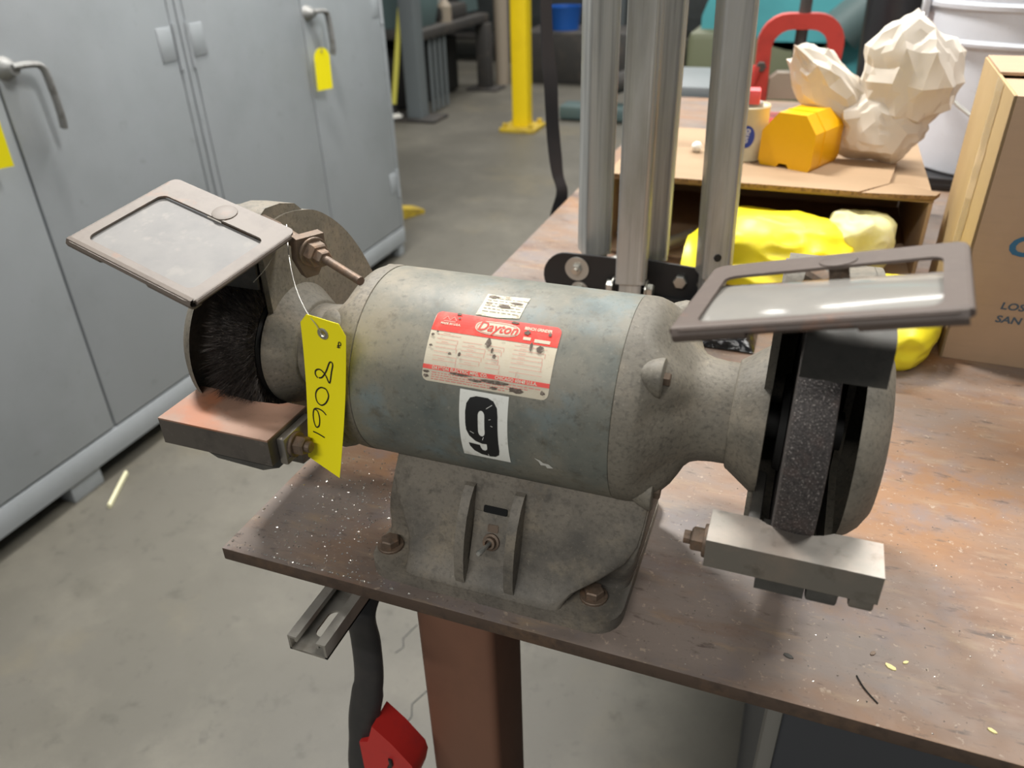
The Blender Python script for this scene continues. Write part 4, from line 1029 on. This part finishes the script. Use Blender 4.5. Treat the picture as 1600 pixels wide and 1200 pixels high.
# black tray under the bucket
tr = new_bm(); add_box(tr, (0, 0, 0.0075), (0.36, 0.37, 0.015), 0.004); add_box(tr, (0, -0.180, 0.014), (0.36, 0.008, 0.020), 0.003)
tag(obj('plastic_tray', tr, black_plastic, loc=(0.365, 1.80, TOP)), 'low black plastic tray under the white bucket', 'tray')
# stacked white buckets
def bucket(z, label, r0, r1, h):
    b = thing('bucket', label, 'bucket', (0.345, 1.80, z), group='white plastic buckets')
    bm = new_bm()
    add_lathe(bm, [(0.0, 0.0), (0.0, r0 - 0.004), (0.004, r0), (h * 0.66, r0 + (r1 - r0) * 0.7), (h * 0.66, r1 + 0.006), (h * 0.675, r1 + 0.007), (h * 0.69, r1 + 0.001), (h * 0.83, r1 + 0.002),
                   (h * 0.83, r1 + 0.009), (h * 0.85, r1 + 0.010), (h * 0.865, r1 + 0.003), (h * 0.985, r1 + 0.003), (h * 0.985, r1 + 0.010), (h, r1 + 0.010), (h, r1 - 0.003), (0.01, r0 - 0.004), (0.01, 0)], 'z', (0, 0, 0), 64)
    obj('bucket_body', bm, bucket_white, b)
    bm = new_bm(); add_box(bm, (-(r1 + 0.008), -0.04, h * 0.86), (0.012, 0.035, 0.055), 0.003); obj('handle_lug', bm, bucket_white, b)
    bm = new_bm(); pts = [(-(r1 + 0.012) * math.cos(a), -0.04 - 0.17 * math.sin(a), h * 0.84 - 0.19 * math.sin(a)) for a in [PI * 0.5 * k / 10 for k in range(11)]]
    add_tube(bm, pts, 0.0035, 8); obj('bail_handle', bm, zinc, b)
    return b
bucket(TOP + 0.016, 'white plastic bucket with ribbed rim on a black tray', 0.158, 0.178, 0.345)
bm = new_bm(); add_tube(bm, [(0, 0, 0), (0.022, -0.02, -0.075)], 0.006, 10, 0.6)
tag(obj('white_spatula_handle', bm, white_ball, loc=(0.135, 1.58, 1.085)), 'white plastic strip standing behind the crumpled paper bag', 'strip') if False else bm.free()

# red pipe vise
vz = thing('pipe_vise', 'red yoke pipe vise with grey jaw standing on far bench end', 'vise', (-0.060, 2.0, TOP), (0, 0, 0.1))
def arch_pts(hw_, top_, r_):
    pts = [(hw_ - 0.004, 0.040)]
    pts += [(hw_ - r_ + r_ * math.cos(a), top_ - r_ + r_ * math.sin(a)) for a in [PI / 2 * k / 6 for k in range(7)]]
    return pts + [(-p[0], p[1]) for p in pts[::-1]]
bm = new_bm(); add_prism(bm, arch_pts(0.092, 0.264, 0.062) + arch_pts(0.060, 0.232, 0.040)[::-1], 'y', -0.018, 0.018); bevel_all(bm, 0.005, 2, 40); obj('yoke', bm, vise_red, vz)
bm = new_bm(); add_box(bm, (0, 0, 0.022), (0.21, 0.10, 0.044), 0.01, 3); obj('base', bm, vise_red, vz)
bm = new_bm(); add_prism(bm, [(-0.056, 0.085), (0.056, 0.085), (0.056, 0.128), (0.04, 0.142), (-0.04, 0.142), (-0.056, 0.128)], 'y', -0.02, 0.02); bevel_all(bm, 0.004, 2, 30); obj('jaw', bm, vise_grey, vz)
bm = new_bm(); add_tube(bm, [(0.0, 0, 0.13), (0.002, 0, 0.40)], 0.013, 14); obj('screw', bm, dark_machine, vz)
bm = new_bm(); add_tube(bm, smooth_line([(-0.086, -0.02, 0.155), (-0.105, -0.025, 0.10), (-0.122, -0.03, 0.045)], 4), 0.012, 10); obj('latch_hook', bm, vise_red, vz)
bm = new_bm(); add_hex(bm, (-0.078, -0.02, 0.155), (0, -1, 0), 0.012, 0.01); obj('pivot_pin', bm, dark_machine, vz, 25)

# ------------------------------------------------------------------ hanging strap
bm = new_bm()
sp3 = smooth_line([(-0.475, 1.42, 1.75), (-0.470, 1.42, 1.20), (-0.461, 1.42, 1.06), (-0.457, 1.42, 0.98), (-0.448, 1.42, 0.90), (-0.438, 1.42, 0.86), (-0.450, 1.42, 0.81), (-0.462, 1.42, 0.74)], 8)
n = len(sp3); V = []
for i, p in enumerate(sp3):
    tw = 0.55 * math.sin(i * 0.22) + 0.5
    d = Vector((math.cos(tw), math.sin(tw), 0)) * 0.0125; nn = Vector((-math.sin(tw), math.cos(tw), 0)) * 0.0012
    V.append([bm.verts.new(p + d + nn), bm.verts.new(p - d + nn), bm.verts.new(p - d - nn), bm.verts.new(p + d - nn)])
for A, B in zip(V, V[1:]):
    for k in range(4): bm.faces.new((A[k], A[(k + 1) % 4], B[(k + 1) % 4], B[k]))
bm.faces.new(V[0]); bm.faces.new(V[-1][::-1])
tag(obj('webbing_strap', bm, strap_black), 'black twisted webbing strap hanging down beside the bench edge', 'strap')

# ------------------------------------------------------------------ steel cabinets
FX = -1.69
def cabinet(y0, y1, label, gap, lever_y):
    c = thing('steel_cabinet', label, 'cabinet', (FX - 0.3, (y0 + y1) / 2, 0), group='grey steel cabinets')
    o_ = Vector(c.location)
    def L_(x, y, z): return (x - o_.x, y - o_.y, z - o_.z)
    w = y1 - y0; h0, h1 = 0.057, 1.98
    bm = new_bm(); add_box(bm, L_(FX - 0.304, (y0 + y1) / 2, (h0 + h1) / 2), (0.59, w - 0.004, h1 - h0), 0.004); bd = obj('body', bm, cab_paint, c)
    bm = new_bm(); add_box(bm, L_(FX - 0.009, (y0 + y1) / 2, (0.131 + h0) / 2), (0.02, w - 0.004, 0.131 - h0), 0.003); obj('bottom_rail', bm, cab_paint, c)
    for fy in (y0 + 0.06, (y0 + y1) / 2 - 0.13, y1 - 0.03):
        bm = new_bm(); add_box(bm, L_(FX - 0.035, fy, 0.0285), (0.05, 0.10 if fy < y1 - 0.05 else 0.05, 0.057), 0.002); obj('foot', bm, cab_paint, c)
    bm = new_bm(); add_box(bm, L_(FX - 0.36, (y0 + y1) / 2, 0.028), (0.44, w - 0.01, 0.056), 0.002); obj('under_shade_box', bm, cab_dark, c)  # added dark box, stands in for the black shade under the cabinet
    st_ = 0.030
    for k, (a, b) in enumerate(((y0 + st_, gap - 0.0035), (gap + 0.0035, y1 - st_))):
        bm = new_bm(); add_box(bm, L_(FX - 0.008, (a + b) / 2, (0.138 + h1 - 0.03) / 2), (0.018, b - a, h1 - 0.03 - 0.138), 0.003); dr_ = obj('door', bm, cab_paint, c)
        hy = a if k == 0 else b
        for hz in (0.335, 1.04, 1.72):
            bm = new_bm()
            sg = -1 if k == 0 else 1
            add_tube(bm, [L_(FX + 0.0035, hy + sg * 0.006, hz - 0.06), L_(FX + 0.0035, hy + sg * 0.006, hz + 0.06)], 0.0052, 10)
            add_box(bm, L_(FX + 0.0022, hy - sg * 0.032, hz + 0.01), (0.003, 0.055, 0.085), 0.001)
            obj('hinge', bm, cab_paint, dr_)
    for sy, a in ((y0 + 0.0135, 0), (y1 - 0.0135, 0)):
        bm = new_bm(); add_box(bm, L_(FX - 0.009, sy, (0.135 + h1) / 2), (0.02, 0.024, h1 - 0.135), 0.003); obj('corner_post', bm, cab_paint, c)
    # swing handle beside the meeting edge
    bm = new_bm()
    add_lathe(bm, [(0.0, 0.0), (0.0, 0.026), (0.012, 0.022), (0.020, 0.016), (0.034, 0.013), (0.034, 0)], 'x', L_(FX, lever_y, 1.065), 20)
    hb = obj('handle_boss', bm, handle_metal, c)
    bm = new_bm()
    hp = smooth_line([L_(FX + 0.030, lever_y - 0.005, 1.070), L_(FX + 0.036, lever_y + 0.04, 1.069), L_(FX + 0.040, lever_y + 0.062, 1.060), L_(FX + 0.042, lever_y + 0.068, 1.03), L_(FX + 0.042, lever_y + 0.072, 0.96), L_(FX + 0.036, lever_y + 0.074, 0.925)], 5)
    add_tube(bm, hp, 0.0125, 10, 0.6, upv=(0, 1, 0)); obj('handle_lever', bm, handle_metal, hb)
    return c
cabinet(0.698, 1.877, 'grey double-door steel cabinet nearest the camera with swing handle', 1.288, 1.315)
cabinet(1.880, 3.035, 'grey double-door steel cabinet beyond, beside the open shop floor', 2.470, 2.500)
def lot_tag(loc, w, h, label, rotz, rnd, lean=0.0):
    t_ = thing('lot_tag', label, 'tag', loc, (0, 0, rotz), group='yellow lot tags')
    if rnd:
        ol = [(w / 2 * math.cos(a), -w / 2 + w / 2 * math.sin(a)) for a in [PI * k / 10 for k in range(11)]] + [(-w / 2, -h), (w / 2, -h)]
    else: ol = tag_outline(w, h, 0.010)
    bm = fill_bm([ol]); ext = bmesh.ops.extrude_face_region(bm, geom=bm.faces[:])
    bmesh.ops.translate(bm, verts=[g for g in ext['geom'] if isinstance(g, bmesh.types.BMVert)], vec=(0, 0, 0.0006))
    bm.transform(frame((0, 1, 0), (0.06, lean, 1))); obj('card', bm, tag_yellow, t_, smooth=0)
    bm = new_bm(); add_lathe(bm, [(0.0002, 0.002), (0.0002, 0.0045), (0.0014, 0.0040), (0.0014, 0.002)], 'x', (0.0012, 0, -0.012), 14); obj('eyelet', bm, bright_metal, t_)
    bm = new_bm(); add_tube(bm, smooth_line([(0.003, 0, -0.012), (0.006, 0.0, 0.02), (0.004, 0.012, 0.055)], 4), 0.001, 6); obj('wire', bm, bright_metal, t_)
    return t_
lot_tag((FX + 0.050, 1.183, 1.005), 0.070, 0.125, 'blank yellow tag on the near cabinet handle, cut by frame edge', -0.35, False, 0.30)
lot_tag((FX + 0.042, 2.495, 0.958), 0.066, 0.140, 'yellow tag with rounded top hanging from the far cabinet handle', -0.35, True, 0.10)

# ------------------------------------------------------------------ things on the shop floor
bm = new_bm(); add_tube(bm, [(-1.664, 1.253, 0.006), (-1.640, 1.205, 0.006), (-1.596, 1.121, 0.006)], 0.0085, 8, 0.6)
tag(obj('cream_stick', bm, stick_cream), 'cream coloured stick lying on the concrete by the cabinet', 'stick')
post = thing('safety_post', 'bright yellow square steel post on bolted base plate', 'post', (-2.02, 5.55, 0))
bm = new_bm(); add_prism(bm, rrect(0.118, 0.118, 0.010, 3), 'z', 0.03, 2.6); obj('column', bm, yellow_paint, post)
bm = new_bm(); add_box(bm, (0, 0, 0.015), (0.27, 0.27, 0.03), 0.004); bp_ = obj('base_plate', bm, yellow_dirty, post)
for ax_ in (-0.10, 0.10):
    for ay_ in (-0.10, 0.10):
        bm = new_bm(); add_hex(bm, (ax_, ay_, 0.03), (0, 0, 1), 0.02, 0.03); obj('anchor_bolt', bm, yellow_dirty, bp_, 25)
bm = new_bm(); add_prism(bm, [(-0.10, 0), (0.12, 0), (0.12, 0.02), (-0.02, 0.055), (-0.10, 0.055)], 'y', -0.05, 0.05); bevel_all(bm, 0.004, 2, 30)
tag(obj('floor_bracket', bm, yellow_dirty, loc=(-1.965, 3.50, 0), rot=(0, 0, 1.1)), 'low worn yellow bracket on floor past the cabinet end', 'bracket')

# background machine tool with grey column, left of the post
mc = thing('machine_tool', 'grey upright machine tool with dark work table in shop background', 'machine', (-3.0, 6.3, 0))
bm = new_bm(); add_prism(bm, rrect(0.13, 0.13, 0.01, 3, 0.06, -0.62), 'z', 0, 2.4); obj('column', bm, grey_machine, mc)
bm = new_bm(); add_box(bm, (0.06, -0.62, 0.012), (0.40, 0.26, 0.024), 0.004); obj('foot_plate', bm, dark_machine, mc)
for k in range(4):
    bm = new_bm(); add_tube(bm, [(0.09, -0.40 + 0.09 * k, 0.02), (0.09, -0.40 + 0.09 * k, 0.60)], 0.016, 8); obj('guide_bar', bm, grey_machine, mc)
bm = new_bm(); add_box(bm, (-0.30, 0.10, 0.60), (0.85, 1.35, 0.07), 0.01); obj('work_table', bm, dark_machine, mc)
bm = new_bm(); add_box(bm, (-0.42, 0.15, 0.24), (0.55, 1.0, 0.46), 0.02); obj('base', bm, black_iron, mc)
bm = new_bm(); add_prism(bm, [(-0.60, 0.635), (0.02, 0.635), (0.06, 0.80), (-0.02, 1.02), (-0.18, 1.5), (-0.60, 1.6)], 'y', -0.50, -0.12); bevel_all(bm, 0.03, 2, 20); obj('head', bm, teal_dull, mc)
for y in (0.12, 0.24, 0.36):
    bm = new_bm(); add_tube(bm, [(-0.12, y, 0.72), (-0.12, y, 2.3)], 0.036, 12); obj('vertical_pipe', bm, zinc, mc)
bm = new_bm(); add_box(bm, (-0.12, 0.24, 0.69), (0.34, 0.50, 0.12), 0.03); obj('motor_block', bm, dark_machine, mc)
bm = new_bm(); add_lathe(bm, [(0.635, 0.0), (0.635, 0.055), (0.75, 0.055), (0.77, 0.04), (0.80, 0.02), (0.80, 0)], 'z', (0.03, 0.05, 0), 18); obj('spindle_cap', bm, vise_grey, mc)
bm = new_bm(); add_prism(bm, [(0.45, 0.66), (0.78, 0.66), (0.72, 0.92), (0.66, 1.5), (0.45, 1.5)], 'y', -0.02, 0.02); bmesh.ops.transform(bm, matrix=Matrix.Translation((0.0, 0.0, 0)) @ Matrix.Rotation(PI / 2, 4, 'Z'), verts=bm.verts[:]); obj('rear_guard', bm, teal_dull, mc)
bm = new_bm(); add_box(bm, (0.10, 0.70, 0.28), (0.12, 0.12, 0.56), 0.01); obj('leg', bm, dark_machine, mc)
bm = new_bm(); add_box(bm, (0.10, 0.70, 0.01), (0.30, 0.24, 0.02), 0.004); obj('foot_plate', bm, dark_machine, mc)
bm = new_bm(); add_tube(bm, [(0.15, 1.00, 0.0), (0.15, 1.00, 2.4)], 0.065, 14); obj('pipe_column', bm, vise_grey, mc)
bm = new_bm(); add_tube(bm, [(0, 0, 0.10), (0.11, 0.05, 0.80)], 0.022, 8); h_ = thing('floor_squeegee', 'faded yellow handled tool with white foot leaning by the machine', 'squeegee', (-3.12, 5.62, 0)); obj('handle', bm, broom_yellow, h_)
bm = new_bm(); add_lathe(bm, [(0, 0), (0, 0.07), (0.03, 0.065), (0.05, 0.03), (0.05, 0)], 'z', (0, 0, 0), 16); obj('foot', bm, white_ball, h_)
bm = new_bm(); add_tube(bm, [(0, 0, 0.04), (0.0, 0, 0.12)], 0.026, 8); obj('ferrule', bm, black_iron, h_)
db = new_bm(); add_box(db, (0, 0, 0.62), (0.9, 0.6, 1.24), 0.02)
tag(obj('dark_machine_base', db, black_iron, loc=(-4.40, 7.5, 0)), 'black machine enclosure behind the grey column', 'machine')
rk = thing('parts_rack', 'dim grey rack with dark shelves along the far wall', 'rack', (-2.6, 8.8, 0))
for k in range(5):
    bm = new_bm(); add_box(bm, (0.0, 0, 0.25 + 0.5 * k), (3.8, 0.6, 0.05), 0.006); obj('shelf', bm, dark_machine, rk)
for x in (-1.85, -0.6, 0.6, 1.85):
    bm = new_bm(); add_box(bm, (x, -0.28, 1.2), (0.06, 0.06, 2.4), 0.004); obj('upright', bm, grey_machine, rk)
bm = new_bm(); add_lathe(bm, [(0, 0), (0, 0.13), (0.19, 0.15), (0.20, 0.155), (0.20, 0.14), (0.01, 0.12), (0.01, 0)], 'z', (0, 0, 0), 28)
tag(obj('blue_bin', bm, blue_plastic, loc=(-2.33, 7.6, 0.449)), 'bright blue plastic tub behind the yellow post', 'tub')
bm = new_bm(); add_box(bm, (0, 0, 0.2245), (1.1, 0.6, 0.449), 0.02)
tag(obj('low_steel_cabinet', bm, dark_machine, loc=(-2.15, 7.68, 0)), 'low dark steel cabinet carrying the blue tub', 'cabinet')
pal = thing('floor_jack', 'dark low floor jack on dull green rails beside yellow post', 'jack', (-1.45, 6.0, 0))
bm = new_bm(); add_box(bm, (0, 0, 0.06), (0.8, 0.22, 0.10), 0.02); obj('rail', bm, teal_dull, pal)
bm = new_bm(); add_tube(bm, [(-0.2, 0.05, 0.18), (0.25, 0.1, 0.34)], 0.075, 12); obj('cylinder', bm, dark_machine, pal)

# grey stand and machines beyond the bench
gs = thing('grey_stand', 'small grey steel machine stand just beyond the far bench end', 'stand', (-0.40, 2.62, 0))
bm = new_bm(); add_box(bm, (0, 0, 0.855), (0.26, 0.36, 0.06), 0.01); obj('top', bm, grey_machine, gs)
for x in (-0.095, 0.095):
    for y in (-0.14, 0.14):
        bm = new_bm(); add_box(bm, (x, y, 0.413), (0.06, 0.06, 0.826), 0.006); obj('leg', bm, grey_machine, gs)
bm = new_bm(); add_box(bm, (0, 0.02, 0.41), (0.12, 0.18, 0.80), 0.01); obj('inner_box', bm, black_iron, gs)
lathe = thing('teal_machine', 'large teal painted machine casting filling the background beyond bench', 'machine', (0.15, 4.6, 0))
bm = new_bm(); add_prism(bm, [(-0.75, 0.0), (0.9, 0.0), (0.9, 2.3), (0.35, 2.3), (-0.20, 1.55), (-0.62, 1.25), (-0.75, 0.9)], 'y', -0.35, 0.35); bevel_all(bm, 0.05, 3, 20); obj('housing', bm, teal, lathe)
bm = new_bm(); add_lathe(bm, [(-0.45, 0.0), (-0.45, 0.34), (-0.40, 0.37), (-0.35, 0.37), (-0.35, 0.0)], 'y', (-0.28, 0, 1.10), 40); obj('belt_cover', bm, teal, lathe)
bm = new_bm(); add_box(bm, (-0.45, -0.2, 0.42), (0.7, 0.5, 0.84), 0.04); obj('base', bm, olive, lathe)
bm = new_bm(); add_tube(bm, [(-0.10, -0.42, 0.85), (0.75, -0.44, 1.65)], 0.11, 14); obj('drive_arm', bm, teal_dull, lathe)
bm = new_bm(); add_lathe(bm, [(-0.52, 0.0), (-0.52, 0.10), (-0.46, 0.12), (-0.46, 0)], 'y', (-0.52, 0, 1.28), 24); obj('hand_wheel', bm, teal_dull, lathe)
bm = new_bm(); add_tube(bm, smooth_line([(0, 0, 0.015), (-0.01, 0, 0.35), (0.06, 0.02, 0.7), (0.12, 0.02, 1.1)], 5), 0.075, 14)
tag(obj('black_duct', bm, black_plastic, loc=(0.16, 2.30, TOP)), 'thick black duct rising behind the white bucket', 'duct')
